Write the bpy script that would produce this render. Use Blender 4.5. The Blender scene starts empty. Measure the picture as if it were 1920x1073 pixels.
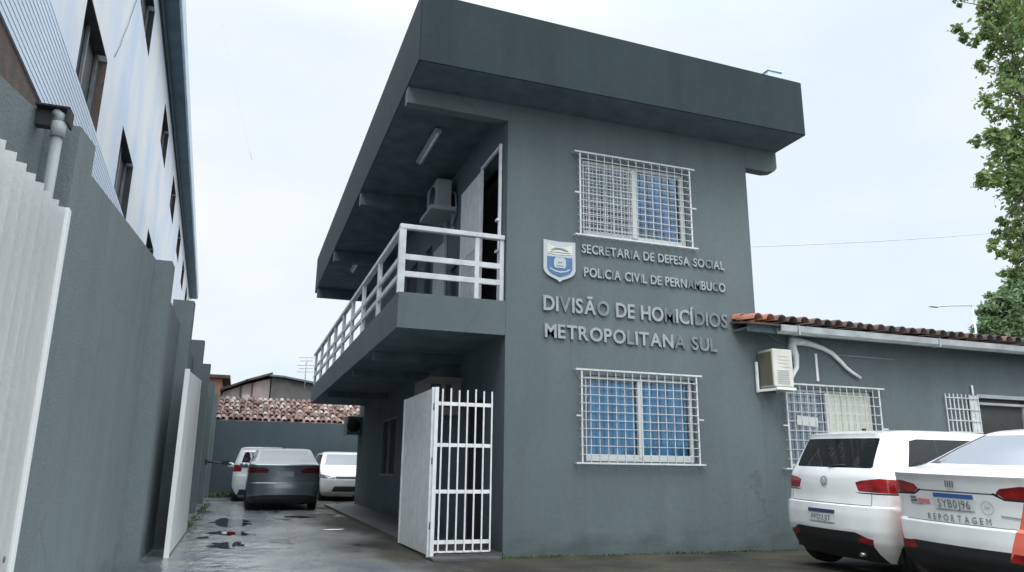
import bpy, bmesh, math, random
from mathutils import Vector, Matrix
R = math.radians
random.seed(7)
sc = bpy.context.scene
COL = sc.collection

# ------------------------------------------------------------------ camera
cam_d = bpy.data.cameras.new("camera")
cam_d.lens = 26.405; cam_d.sensor_width = 36; cam_d.clip_end = 2000; cam_d.clip_start = 0.05
cam = bpy.data.objects.new("camera", cam_d); COL.objects.link(cam)
_r = Vector((0.94187613, -0.33577373, 0.0111961)); _u = Vector((-0.09122642, -0.22354078, 0.97041602)); _f = Vector((0.32333742, 0.91503307, 0.24117916))
M = Matrix.Identity(4)
for i in range(3):
    M[i][0] = _r[i]; M[i][1] = _u[i]; M[i][2] = -_f[i]
M.translation = Vector((-3.1286, -9.0885, 1.0))
cam.matrix_world = M
sc.camera = cam

# ------------------------------------------------------------------ world: overcast sky
w = bpy.data.worlds.new("World"); sc.world = w; w.use_nodes = True
nt = w.node_tree; nt.nodes.clear()
SUN_EL, SUN_AZ = R(48), R(218)      # azimuth from +Y towards +X
out = nt.nodes.new('ShaderNodeOutputWorld')
sky = nt.nodes.new('ShaderNodeTexSky'); sky.sky_type = 'NISHITA'; sky.sun_disc = False
sky.sun_elevation = SUN_EL; sky.sun_rotation = SUN_AZ; sky.air_density = 1.5; sky.dust_density = 3
bg1 = nt.nodes.new('ShaderNodeBackground'); bg1.inputs[1].default_value = 0.1
nt.links.new(sky.outputs[0], bg1.inputs[0])
tc = nt.nodes.new('ShaderNodeTexCoord')
mp = nt.nodes.new('ShaderNodeMapping'); mp.inputs['Scale'].default_value = (1, 1, 2.2)
nt.links.new(tc.outputs['Generated'], mp.inputs[0])
nz = nt.nodes.new('ShaderNodeTexNoise'); nz.inputs['Scale'].default_value = 2.1; nz.inputs['Detail'].default_value = 5; nz.inputs['Roughness'].default_value = 0.5
nt.links.new(mp.outputs[0], nz.inputs['Vector'])
cr = nt.nodes.new('ShaderNodeValToRGB')
cr.color_ramp.elements[0].position = 0.36; cr.color_ramp.elements[0].color = (0.77, 0.875, 0.97, 1)
cr.color_ramp.elements[1].position = 0.62; cr.color_ramp.elements[1].color = (0.94, 0.955, 0.975, 1)
nt.links.new(nz.outputs[0], cr.inputs[0])
bg2 = nt.nodes.new('ShaderNodeBackground')
# overcast luminance: bright overhead and round the veiled sun, paler towards the horizon
sdv = (math.sin(SUN_AZ) * math.cos(SUN_EL), math.cos(SUN_AZ) * math.cos(SUN_EL), math.sin(SUN_EL))
sepw = nt.nodes.new('ShaderNodeSeparateXYZ'); nt.links.new(tc.outputs['Generated'], sepw.inputs[0])
mrz = nt.nodes.new('ShaderNodeMapRange'); mrz.interpolation_type = 'SMOOTHSTEP'; mrz.inputs['From Min'].default_value = 0.5; mrz.inputs['From Max'].default_value = 1.0; mrz.inputs['To Min'].default_value = 0.0; mrz.inputs['To Max'].default_value = 2.6
nt.links.new(sepw.outputs[2], mrz.inputs[0])
dotn = nt.nodes.new('ShaderNodeVectorMath'); dotn.operation = 'DOT_PRODUCT'; dotn.inputs[1].default_value = sdv; nt.links.new(tc.outputs['Generated'], dotn.inputs[0])
mrs = nt.nodes.new('ShaderNodeMapRange'); mrs.interpolation_type = 'SMOOTHSTEP'; mrs.inputs['From Min'].default_value = 0.1; mrs.inputs['From Max'].default_value = 1.0; mrs.inputs['To Min'].default_value = 0.0; mrs.inputs['To Max'].default_value = 1.7
nt.links.new(dotn.outputs['Value'], mrs.inputs[0])
ad1 = nt.nodes.new('ShaderNodeMath'); ad1.operation = 'ADD'; nt.links.new(mrz.outputs[0], ad1.inputs[0]); nt.links.new(mrs.outputs[0], ad1.inputs[1])
ad2 = nt.nodes.new('ShaderNodeMath'); ad2.operation = 'ADD'; ad2.inputs[1].default_value = 1.09; nt.links.new(ad1.outputs[0], ad2.inputs[0]); nt.links.new(ad2.outputs[0], bg2.inputs[1])
nt.links.new(cr.outputs[0], bg2.inputs[0])
mx = nt.nodes.new('ShaderNodeMixShader'); mx.inputs[0].default_value = 0.93
nt.links.new(bg1.outputs[0], mx.inputs[1]); nt.links.new(bg2.outputs[0], mx.inputs[2]); nt.links.new(mx.outputs[0], out.inputs[0])

sl = bpy.data.lights.new("sun", 'SUN'); sl.energy = 1.3; sl.angle = R(28); sl.color = (1, 0.97, 0.92)
sun = bpy.data.objects.new("sun", sl); COL.objects.link(sun)
sd = Vector((math.sin(SUN_AZ) * math.cos(SUN_EL), math.cos(SUN_AZ) * math.cos(SUN_EL), math.sin(SUN_EL)))
sun.rotation_euler = sd.to_track_quat('Z', 'Y').to_euler()
sc.view_settings.view_transform = 'Standard'; sc.view_settings.look = 'None'
sc.view_settings.exposure = 0.0; sc.view_settings.gamma = 1.0

# ------------------------------------------------------------------ materials
def mat(name, col, rough=0.7, var=0.0, scale=3.0, bump=0.0, bscale=40.0, metal=0.0, col2=None, stretch=(1, 1, 1), spec=0.5, coat=0.0, ior=None, detail=6, lo=0.35, hi=0.65, island=0.0):
    m = bpy.data.materials.new(name); m.use_nodes = True
    n = m.node_tree; b = n.nodes['Principled BSDF']
    b.inputs['Base Color'].default_value = (*col, 1); b.inputs['Roughness'].default_value = rough
    b.inputs['Metallic'].default_value = metal; b.inputs['Specular IOR Level'].default_value = spec
    b.inputs['Coat Weight'].default_value = coat
    if coat: b.inputs['Coat Roughness'].default_value = 0.05
    if ior: b.inputs['IOR'].default_value = ior
    t = n.nodes.new('ShaderNodeTexCoord'); mp = n.nodes.new('ShaderNodeMapping'); mp.inputs['Scale'].default_value = stretch
    n.links.new(t.outputs['Object'], mp.inputs[0])
    last = None
    if col2 is not None or var:
        if col2 is None: col2 = tuple(c * (1 - var) for c in col)
        nz = n.nodes.new('ShaderNodeTexNoise'); nz.inputs['Scale'].default_value = scale; nz.inputs['Detail'].default_value = detail
        n.links.new(mp.outputs[0], nz.inputs['Vector'])
        r = n.nodes.new('ShaderNodeValToRGB'); r.color_ramp.elements[0].position = lo; r.color_ramp.elements[1].position = hi
        r.color_ramp.elements[0].color = (*col2, 1); r.color_ramp.elements[1].color = (*col, 1)
        n.links.new(nz.outputs[0], r.inputs[0]); last = r.outputs[0]
    if island:
        g = n.nodes.new('ShaderNodeNewGeometry'); h = n.nodes.new('ShaderNodeHueSaturation')
        mr = n.nodes.new('ShaderNodeMapRange'); mr.inputs['To Min'].default_value = 1 - island; mr.inputs['To Max'].default_value = 1 + island
        n.links.new(g.outputs['Random Per Island'], mr.inputs[0]); n.links.new(mr.outputs[0], h.inputs['Value'])
        if last: n.links.new(last, h.inputs['Color'])
        else: h.inputs['Color'].default_value = (*col, 1)
        last = h.outputs[0]
    if last: n.links.new(last, b.inputs['Base Color'])
    if bump:
        n2 = n.nodes.new('ShaderNodeTexNoise'); n2.inputs['Scale'].default_value = bscale; n2.inputs['Detail'].default_value = 4
        n.links.new(t.outputs['Object'], n2.inputs['Vector'])
        bp = n.nodes.new('ShaderNodeBump'); bp.inputs['Strength'].default_value = bump; bp.inputs['Distance'].default_value = 0.02
        n.links.new(n2.outputs[0], bp.inputs['Height']); n.links.new(bp.outputs[0], b.inputs['Normal'])
    return m

def wall_paint(name, col, dirty=0.7, streak=0.06):
    """matt masonry paint: broad patches, vertical rain streaks, splash dirt with a ragged edge at the foot"""
    m = mat(name, col, 0.85, bump=0.25, bscale=55, spec=0.25)
    n = m.node_tree; b = n.nodes['Principled BSDF']
    t = [x for x in n.nodes if x.type == 'TEX_COORD'][0]
    def noise(sc_, st, det=5):
        mp = n.nodes.new('ShaderNodeMapping'); mp.inputs['Scale'].default_value = st
        n.links.new(t.outputs['Object'], mp.inputs[0])
        z = n.nodes.new('ShaderNodeTexNoise'); z.inputs['Scale'].default_value = sc_; z.inputs['Detail'].default_value = det
        n.links.new(mp.outputs[0], z.inputs['Vector']); return z.outputs[0]
    def ramp(s, p0, v0, p1, v1):
        mr = n.nodes.new('ShaderNodeMapRange'); mr.inputs['From Min'].default_value = p0; mr.inputs['From Max'].default_value = p1
        mr.inputs['To Min'].default_value = v0; mr.inputs['To Max'].default_value = v1
        n.links.new(s, mr.inputs[0]); return mr.outputs[0]
    def mul(a, bb):
        q = n.nodes.new('ShaderNodeMath'); q.operation = 'MULTIPLY'; n.links.new(a, q.inputs[0]); n.links.new(bb, q.inputs[1]); return q.outputs[0]
    a = ramp(noise(0.9, (1, 1, 1)), 0.3, 0.93, 0.7, 1.05)
    s = ramp(noise(1.1, (2.2, 2.2, 0.3), 3), 0.36, 1 - streak, 0.55, 1.02)
    f = mul(a, s)
    # splash stain: object z + noise
    sep = n.nodes.new('ShaderNodeSeparateXYZ'); n.links.new(t.outputs['Object'], sep.inputs[0])
    q = n.nodes.new('ShaderNodeMath'); q.operation = 'MULTIPLY_ADD'; n.links.new(noise(1.6, (1, 1, 2)), q.inputs[0]); q.inputs[1].default_value = -1.1; n.links.new(sep.outputs[2], q.inputs[2])
    d = ramp(q.outputs[0], -0.62, dirty, -0.25, 1.0)
    f = mul(f, d)
    f = mul(f, ramp(noise(14, (1, 1, 0.8), 8), 0.3, 0.95, 0.7, 1.04))
    # hairline cracks in the render
    vo = n.nodes.new('ShaderNodeTexVoronoi'); vo.feature = 'DISTANCE_TO_EDGE'; vo.inputs['Scale'].default_value = 0.55
    dm = n.nodes.new('ShaderNodeMix'); dm.data_type = 'VECTOR'; dm.inputs[0].default_value = 0.12
    nzc = n.nodes.new('ShaderNodeTexNoise'); nzc.inputs['Scale'].default_value = 3; nzc.inputs['Detail'].default_value = 6; n.links.new(t.outputs['Object'], nzc.inputs['Vector'])
    n.links.new(t.outputs['Object'], dm.inputs['A']); n.links.new(nzc.outputs['Color'], dm.inputs['B']); n.links.new(dm.outputs['Result'], vo.inputs['Vector'])
    crk = ramp(vo.outputs['Distance'], 0.0, 0.80, 0.0035, 1.0)
    msk = ramp(noise(0.8, (1, 1, 1), 2), 0.50, 0.0, 0.56, 1.0)
    inv = n.nodes.new('ShaderNodeMix'); inv.data_type = 'FLOAT'; n.links.new(msk, inv.inputs[0]); inv.inputs[2].default_value = 1.0; n.links.new(crk, inv.inputs[3])
    f = mul(f, inv.outputs[0])
    h = n.nodes.new('ShaderNodeHueSaturation'); h.inputs['Color'].default_value = (*col, 1); n.links.new(f, h.inputs['Value'])
    n.links.new(h.outputs[0], b.inputs['Base Color'])
    return m

G = {}
G['wall'] = wall_paint('grey_wall_paint', (0.118, 0.147, 0.152))
G['fascia'] = wall_paint('dark_grey_fascia_paint', (0.025, 0.039, 0.043), streak=0.12)
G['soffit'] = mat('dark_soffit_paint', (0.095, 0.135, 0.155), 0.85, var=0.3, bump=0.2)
G['side'] = wall_paint('side_wall_paint', (0.108, 0.142, 0.155))
G['fence'] = wall_paint('boundary_wall_paint', (0.168, 0.203, 0.208), streak=0.06)
G['endwall'] = wall_paint('end_wall_paint', (0.070, 0.095, 0.108), streak=0.05)
G['white'] = mat('white_enamel', (0.84, 0.85, 0.85), 0.45, var=0.15, scale=8)
G['grille'] = mat('grille_enamel', (0.62, 0.64, 0.64), 0.45, var=0.2, scale=8)
G['rail'] = mat('white_rail_paint', (0.60, 0.63, 0.64), 0.5, var=0.22, scale=6, bump=0.1)
G['frame'] = mat('window_frame', (0.62, 0.64, 0.62), 0.45, var=0.1)
G['gutter'] = mat('gutter_sheet', (0.42, 0.45, 0.46), 0.5, var=0.3, scale=4, stretch=(1, 6, 1))
G['dark'] = mat('dark_interior', (0.02, 0.025, 0.028), 0.8)
G['doordark'] = mat('weathered_door', (0.045, 0.05, 0.048), 0.7, var=0.4, scale=2)
G['reveal'] = mat('reveal', (0.22, 0.24, 0.24), 0.85, var=0.2)
G['glass_blue'] = mat('window_glass', (0.04, 0.07, 0.10), 0.08, ior=1.5, var=0.4, scale=2)
G['curtain'] = mat('blue_curtain', (0.09, 0.40, 0.62), 0.6, col2=(0.055, 0.22, 0.38), scale=1.2, stretch=(9, 1, 0.8), detail=2)
G['curtain_grey'] = mat('grey_curtain', (0.13, 0.15, 0.16), 0.7, col2=(0.05, 0.055, 0.06), scale=3, stretch=(6, 1, 1))
G['curtain_mix'] = mat('blue_blind', (0.07, 0.24, 0.46), 0.6, col2=(0.07, 0.10, 0.11), scale=1.4, stretch=(7, 1, 1.2), detail=3)
G['cream'] = mat('cream_blind', (0.62, 0.64, 0.54), 0.6, var=0.12, scale=2, stretch=(14, 1, 0.5))
G['steel'] = mat('brushed_steel', (0.34, 0.37, 0.38), 0.45, metal=0.3, var=0.2, scale=9)
G['tarnish'] = mat('tarnished_steel', (0.22, 0.25, 0.265), 0.5, metal=0.3, var=0.35, scale=9)
G['tarnish2'] = mat('dull_steel', (0.16, 0.19, 0.20), 0.6, metal=0.2, var=0.3, scale=9)
G['plastic'] = mat('ac_plastic', (0.60, 0.59, 0.53), 0.5, var=0.15, scale=5)
G['acside'] = mat('ac_fins', (0.15, 0.15, 0.09), 0.6, var=0.3, scale=60, stretch=(1, 1, 0.05))
G['black'] = mat('black_plastic', (0.018, 0.02, 0.022), 0.5)
G['rubber'] = mat('tyre_rubber', (0.022, 0.022, 0.024), 0.8)
G['pvc'] = mat('grey_pvc', (0.35, 0.38, 0.39), 0.4, var=0.2)
G['tile'] = mat('clay_tile', (0.24, 0.145, 0.115), 0.85, col2=(0.12, 0.08, 0.07), scale=5, bump=0.3, island=0.45)
G['tile_wing'] = mat('dark_clay_tile', (0.13, 0.078, 0.064), 0.85, col2=(0.05, 0.045, 0.045), scale=3, bump=0.3, island=0.4)
G['tile_new'] = mat('orange_clay_tile', (0.38, 0.155, 0.10), 0.8, var=0.3, scale=6, island=0.2)
G['tile_pale'] = mat('bleached_tile', (0.42, 0.37, 0.34), 0.85, col2=(0.22, 0.16, 0.14), scale=7, island=0.3)
G['nwall'] = mat('neighbour_white_render', (0.90, 0.91, 0.92), 0.8, col2=(0.68, 0.78, 0.92), scale=0.9, stretch=(1, 0.8, 0.6), detail=8, lo=0.32, hi=0.62, bump=0.2)
G['siding'] = mat('pale_blue_siding', (0.70, 0.80, 0.93), 0.6, var=0.10, scale=1, stretch=(1, 1, 0.3))
G['brick'] = mat('bare_brick', (0.15, 0.105, 0.085), 0.9, col2=(0.09, 0.075, 0.07), scale=6, bump=0.5)
G['eave'] = mat('blue_grey_eave', (0.085, 0.15, 0.20), 0.7, var=0.25, scale=2)
G['eave_light'] = mat('pale_eave_board', (0.66, 0.78, 0.9), 0.6, var=0.15)
G['orange_house'] = mat('orange_render', (0.55, 0.27, 0.18), 0.85, var=0.3)
G['pink_house'] = mat('pinkish_render', (0.50, 0.40, 0.38), 0.85, var=0.35, scale=1.5)
G['grey_render'] = mat('bare_grey_render', (0.15, 0.145, 0.14), 0.9, var=0.25)
G['porch'] = mat('porch_concrete', (0.10, 0.105, 0.105), 0.6, var=0.4, scale=3, bump=0.2)
G['lampw'] = mat('lamp_housing', (0.33, 0.37, 0.38), 0.5)
G['bark'] = mat('bark', (0.10, 0.08, 0.06), 0.9, var=0.3, bump=0.4, bscale=20)

# ------------------------------------------------------------------ helpers
def setp(o, label=None, cat=None, group=None, kind=None):
    if label: o['label'] = label
    if cat: o['category'] = cat
    if group: o['group'] = group
    if kind: o['kind'] = kind
    return o
def empty(name, loc=(0, 0, 0), rz=0.0, label=None, cat=None, group=None, parent=None):
    o = bpy.data.objects.new(name, None); o.empty_display_size = 0.2; COL.objects.link(o)
    o.location = loc; o.rotation_euler = (0, 0, rz)
    if parent: o.parent = parent
    return setp(o, label, cat, group)
def link(name, me, m, parent=None, smooth=False):
    o = bpy.data.objects.new(name, me); COL.objects.link(o)
    if m is not None:
        for mm in (m if isinstance(m, (list, tuple)) else [m]): me.materials.append(mm)
    if parent: o.parent = parent
    if smooth:
        me.shade_smooth(); me.set_sharp_from_angle(angle=R(38))
    return o
class MB:
    """collects primitives; world coordinates (or the parent's coordinates)"""
    def __init__(s): s.bm = bmesh.new()
    def box(s, x0, x1, y0, y1, z0, z1, bev=0.0, mi=0, rot=None, piv=None):
        vs = [s.bm.verts.new(p) for p in ((x0,y0,z0),(x1,y0,z0),(x1,y1,z0),(x0,y1,z0),(x0,y0,z1),(x1,y0,z1),(x1,y1,z1),(x0,y1,z1))]
        fs = [s.bm.faces.new([vs[i] for i in q]) for q in ((0,3,2,1),(4,5,6,7),(0,1,5,4),(1,2,6,5),(2,3,7,6),(3,0,4,7))]
        for f in fs: f.material_index = mi
        if rot is not None:
            bmesh.ops.rotate(s.bm, cent=piv or ((x0+x1)/2,(y0+y1)/2,(z0+z1)/2), matrix=rot, verts=vs)
        if bev:
            es = list({e for f in fs for e in f.edges})
            bmesh.ops.bevel(s.bm, geom=es, offset=bev, segments=2, affect='EDGES', profile=0.5)
        return s
    def prism(s, pts, axis, a0, a1, mi=0):
        """polygon in the two other axes, extruded along axis"""
        def P(p, a):
            return {'x': (a, p[0], p[1]), 'y': (p[0], a, p[1]), 'z': (p[0], p[1], a)}[axis]
        A = [s.bm.verts.new(P(p, a0)) for p in pts]; B = [s.bm.verts.new(P(p, a1)) for p in pts]
        n = len(pts)
        fs = [s.bm.faces.new(A), s.bm.faces.new(B[::-1])]
        for i in range(n): fs.append(s.bm.faces.new((A[i], B[i], B[(i+1)%n], A[(i+1)%n])))
        for f in fs: f.material_index = mi
        bmesh.ops.recalc_face_normals(s.bm, faces=fs)
        return s
    def tube(s, pts, rad, seg=8, mi=0, cap=True):
        pts = [Vector(p) for p in pts]; n = len(pts); rings = []
        rads = rad if isinstance(rad, (list, tuple)) else [rad] * n
        for i, p in enumerate(pts):
            d = (pts[min(i+1, n-1)] - pts[max(i-1, 0)]).normalized()
            a = d.orthogonal().normalized() if i == 0 else (prev - prev.dot(d) * d).normalized()
            prev = a; b = d.cross(a)
            rings.append([s.bm.verts.new(p + (a * math.cos(2*math.pi*k/seg) + b * math.sin(2*math.pi*k/seg)) * rads[i]) for k in range(seg)])
        for i in range(n-1):
            for k in range(seg):
                f = s.bm.faces.new((rings[i][k], rings[i][(k+1)%seg], rings[i+1][(k+1)%seg], rings[i+1][k])); f.smooth = True; f.material_index = mi
        if cap:
            s.bm.faces.new(rings[0][::-1]); s.bm.faces.new(rings[-1])
        return s
    def lathe(s, prof, axis='y', cen=(0,0,0), seg=28, mi=0, close=False):
        """prof: (radius, along) pairs"""
        rings = []
        for r_, h in prof:
            ring = []
            for k in range(seg):
                c, q = math.cos(2*math.pi*k/seg)*r_, math.sin(2*math.pi*k/seg)*r_
                v = {'y': (c, h, q), 'x': (h, c, q), 'z': (c, q, h)}[axis]
                ring.append(s.bm.verts.new(Vector(v) + Vector(cen)))
            rings.append(ring)
        fs = []
        for i in range(len(rings)-1):
            for k in range(seg):
                fs.append(s.bm.faces.new((rings[i][k], rings[i][(k+1)%seg], rings[i+1][(k+1)%seg], rings[i+1][k])))
        fs.append(s.bm.faces.new(rings[0][::-1])); fs.append(s.bm.faces.new(rings[-1]))
        for f in fs: f.material_index = mi; f.smooth = True
        bmesh.ops.recalc_face_normals(s.bm, faces=fs)
        return s
    def wallholes(s, axis, pos, thick, U, V, holes):
        """wall panel with real openings. axis 'y': u=x, v=z, front face at y=pos, back at pos+thick. axis 'x': u=y."""
        us = sorted(set([U[0], U[1]] + [h[0] for h in holes] + [h[1] for h in holes])); vs = sorted(set([V[0], V[1]] + [h[2] for h in holes] + [h[3] for h in holes]))
        us = [u for u in us if U[0] <= u <= U[1]]; vs = [v for v in vs if V[0] <= v <= V[1]]
        def inh(u, v): return any(h[0] < u < h[1] and h[2] < v < h[3] for h in holes)
        cache = {}
        def vert(u, v, d):
            k = (round(u, 5), round(v, 5), d)
            if k not in cache:
                p = pos + (thick if d else 0)
                cache[k] = s.bm.verts.new((u, p, v) if axis == 'y' else (p, u, v))
            return cache[k]
        fs = []
        solid = {}
        for i in range(len(us)-1):
            for j in range(len(vs)-1):
                solid[i, j] = not inh((us[i]+us[i+1])/2, (vs[j]+vs[j+1])/2)
        for (i, j), sdd in solid.items():
            if not sdd: continue
            a, b, c, d = us[i], us[i+1], vs[j], vs[j+1]
            for k in (0, 1): fs.append(s.bm.faces.new((vert(a, c, k), vert(b, c, k), vert(b, d, k), vert(a, d, k))))
            for (di, dj, p, q) in ((-1, 0, (a, c), (a, d)), (1, 0, (b, c), (b, d)), (0, -1, (a, c), (b, c)), (0, 1, (a, d), (b, d))):
                if not solid.get((i+di, j+dj), False):
                    fs.append(s.bm.faces.new((vert(*p, 0), vert(*q, 0), vert(*q, 1), vert(*p, 1))))
        bmesh.ops.recalc_face_normals(s.bm, faces=fs)
        return s
    def done(s, name, m, parent=None, smooth=False):
        me = bpy.data.meshes.new(name); s.bm.to_mesh(me); s.bm.free()
        return link(name, me, m, parent, smooth)

def text_mesh(ch, bold=0.0, ext=0.0):
    c = bpy.data.curves.new('t', 'FONT'); c.body = ch; c.size = 1.0; c.offset = bold; c.extrude = ext; c.resolution_u = 4
    c.space_character = 1.0
    o = bpy.data.objects.new('t', c); COL.objects.link(o)
    dg = bpy.context.evaluated_depsgraph_get(); dg.update()
    me = bpy.data.meshes.new_from_object(o.evaluated_get(dg)); bpy.data.objects.remove(o)
    return me
def bounds(me):
    xs = [v.co.x for v in me.vertices]; ys = [v.co.y for v in me.vertices]
    return min(xs), max(xs), min(ys), max(ys)

# ------------------------------------------------------------------ ground
def gz(x, y): return 0.007 * max(0.0, min(y, 40.0))
def make_ground():
    m = bpy.data.materials.new('wet_asphalt'); m.use_nodes = True
    n = m.node_tree; b = n.nodes['Principled BSDF']; t = n.nodes.new('ShaderNodeTexCoord')
    def noise(s, st=(1, 1, 1), d=6):
        mp = n.nodes.new('ShaderNodeMapping'); mp.inputs['Scale'].default_value = st; n.links.new(t.outputs['Object'], mp.inputs[0])
        z = n.nodes.new('ShaderNodeTexNoise'); z.inputs['Scale'].default_value = s; z.inputs['Detail'].default_value = d; n.links.new(mp.outputs[0], z.inputs['Vector']); return z.outputs[0]
    def ramp(s, *el):
        r = n.nodes.new('ShaderNodeValToRGB')
        while len(r.color_ramp.elements) < len(el): r.color_ramp.elements.new(0.5)
        for e, (p, c) in zip(r.color_ramp.elements, el): e.position = p; e.color = (*c, 1)
        n.links.new(s, r.inputs[0]); return r.outputs[0]
    c1 = ramp(noise(0.8), (0.34, (0.022, 0.022, 0.020)), (0.5, (0.038, 0.035, 0.028)), (0.68, (0.066, 0.058, 0.042)))
    c2 = ramp(noise(45), (0.35, (0.6, 0.6, 0.6)), (0.65, (1.3, 1.3, 1.3)))
    mm = n.nodes.new('ShaderNodeMix'); mm.data_type = 'RGBA'; mm.blend_type = 'MULTIPLY'; mm.inputs[0].default_value = 1
    n.links.new(c1, mm.inputs['A']); n.links.new(c2, mm.inputs['B'])
    # moss tint patches
    moss = ramp(noise(1.7), (0.50, (0, 0, 0)), (0.66, (1, 1, 1)))
    m2 = n.nodes.new('ShaderNodeMix'); m2.data_type = 'RGBA'
    mf = n.nodes.new('ShaderNodeMath'); mf.operation = 'MULTIPLY'; mf.inputs[1].default_value = 0.55; n.links.new(moss, mf.inputs[0])
    n.links.new(mf.outputs[0], m2.inputs[0]); n.links.new(mm.outputs['Result'], m2.inputs['A']); m2.inputs['B'].default_value = (0.06, 0.068, 0.035, 1)
    m3 = n.nodes.new('ShaderNodeMix'); m3.data_type = 'RGBA'; m3.blend_type = 'MULTIPLY'
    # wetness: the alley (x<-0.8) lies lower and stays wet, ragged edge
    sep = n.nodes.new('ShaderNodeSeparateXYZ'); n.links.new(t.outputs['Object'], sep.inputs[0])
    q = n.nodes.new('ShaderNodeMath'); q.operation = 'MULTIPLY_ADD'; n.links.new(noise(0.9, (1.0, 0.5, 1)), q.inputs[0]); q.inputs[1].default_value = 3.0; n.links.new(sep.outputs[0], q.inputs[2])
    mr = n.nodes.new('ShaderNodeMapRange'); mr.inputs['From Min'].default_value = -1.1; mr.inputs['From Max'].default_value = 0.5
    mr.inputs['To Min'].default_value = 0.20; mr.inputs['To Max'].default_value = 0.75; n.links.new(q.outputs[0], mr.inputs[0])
    # sky sheen on the wet alley, painted as a paler, bluish base colour
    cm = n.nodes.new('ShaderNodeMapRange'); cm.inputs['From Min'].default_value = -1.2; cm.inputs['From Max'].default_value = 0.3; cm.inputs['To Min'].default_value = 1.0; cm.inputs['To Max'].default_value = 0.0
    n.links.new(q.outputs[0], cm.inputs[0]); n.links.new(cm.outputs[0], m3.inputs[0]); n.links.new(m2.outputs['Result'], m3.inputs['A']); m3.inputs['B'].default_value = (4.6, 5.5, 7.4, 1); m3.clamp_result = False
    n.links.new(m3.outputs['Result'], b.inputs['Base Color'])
    pd = ramp(noise(1.3, (1.3, 0.45, 1), 3), (0.30, (0.2, 0.2, 0.2)), (0.45, (1, 1, 1)))
    ro = n.nodes.new('ShaderNodeMath'); ro.operation = 'MULTIPLY'; n.links.new(mr.outputs[0], ro.inputs[0]); n.links.new(pd, ro.inputs[1])
    ra = n.nodes.new('ShaderNodeMath'); ra.operation = 'ADD'; ra.inputs[1].default_value = 0.03; n.links.new(ro.outputs[0], ra.inputs[0])
    n.links.new(ra.outputs[0], b.inputs['Roughness'])
    bp = n.nodes.new('ShaderNodeBump'); bp.inputs['Distance'].default_value = 0.012
    bs = n.nodes.new('ShaderNodeMath'); bs.operation = 'MULTIPLY'; bs.inputs[1].default_value = 0.6; n.links.new(ra.outputs[0], bs.inputs[0]); n.links.new(bs.outputs[0], bp.inputs['Strength'])
    n.links.new(noise(28), bp.inputs['Height'])
    bw = n.nodes.new('ShaderNodeBump'); bw.inputs['Distance'].default_value = 0.10; n.links.new(noise(5.5, (1, 0.6, 1), 3), bw.inputs['Height'])
    ws = n.nodes.new('ShaderNodeMapRange'); ws.inputs['From Min'].default_value = -1.6; ws.inputs['From Max'].default_value = 0.2; ws.inputs['To Min'].default_value = 0.34; ws.inputs['To Max'].default_value = 0.05
    n.links.new(q.outputs[0], ws.inputs[0]); n.links.new(ws.outputs[0], bw.inputs['Strength'])
    n.links.new(bw.outputs[0], bp.inputs['Normal']); n.links.new(bp.outputs[0], b.inputs['Normal'])
    io = n.nodes.new('ShaderNodeMapRange'); io.inputs['From Min'].default_value = -1.1; io.inputs['From Max'].default_value = 0.5; io.inputs['To Min'].default_value = 3.2; io.inputs['To Max'].default_value = 1.4
    n.links.new(q.outputs[0], io.inputs[0]); n.links.new(io.outputs[0], b.inputs['IOR'])
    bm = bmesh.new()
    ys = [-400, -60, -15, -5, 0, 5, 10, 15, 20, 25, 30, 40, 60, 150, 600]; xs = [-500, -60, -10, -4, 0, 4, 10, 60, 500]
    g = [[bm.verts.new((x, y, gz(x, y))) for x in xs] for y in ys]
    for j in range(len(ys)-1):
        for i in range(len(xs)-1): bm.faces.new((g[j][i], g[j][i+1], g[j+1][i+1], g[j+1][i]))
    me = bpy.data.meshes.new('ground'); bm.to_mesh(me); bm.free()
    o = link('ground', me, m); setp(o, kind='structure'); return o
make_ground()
# raised porch floor under the balcony, with its kerb edge
mb = MB(); mb.prism([(0.0, 0.0), (12.2, 0.0), (12.2, 0.13), (0.0, 0.055)], 'x', -0.84, 0.01)
o = mb.done('porch_floor', G['porch']); setp(o, kind='structure')

# standing water
G['water'] = mat('puddle_water', (0.012, 0.013, 0.013), 0.02, spec=0.5)
def ong(px, py, z=0.0):
    d = _f*1408.27 + _r*(px-960) - _u*(py-536.5); t = (z-M.translation.z)/d.z; return M.translation + d*t
rp = random.Random(5)
for (cx, cy, ax, ay) in ((432, 985, 52, 7), (428, 1004, 40, 5), (425, 1025, 44, 6), (625, 997, 22, 1.1), (560, 975, 30, 2), (380, 1012, 14, 2.5)):
    bm = bmesh.new(); vs = []
    for k in range(56):
        a = 2*math.pi*k/56; q = 1 + 0.22*math.sin(2*a+cx) + 0.16*math.sin(5*a+cy) + 0.10*math.sin(9*a+cx) + rp.uniform(-.07, .07)
        p = ong(cx+math.cos(a)*ax*q*0.8, cy+math.sin(a)*ay*q*0.8); vs.append(bm.verts.new((p.x, p.y, gz(p.x, p.y)+0.004)))
    f = bm.faces.new(vs); bmesh.ops.triangulate(bm, faces=[f])
    me = bpy.data.meshes.new('puddle'); bm.to_mesh(me); bm.free(); setp(link('puddle', me, G['water']), kind='structure')

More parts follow.
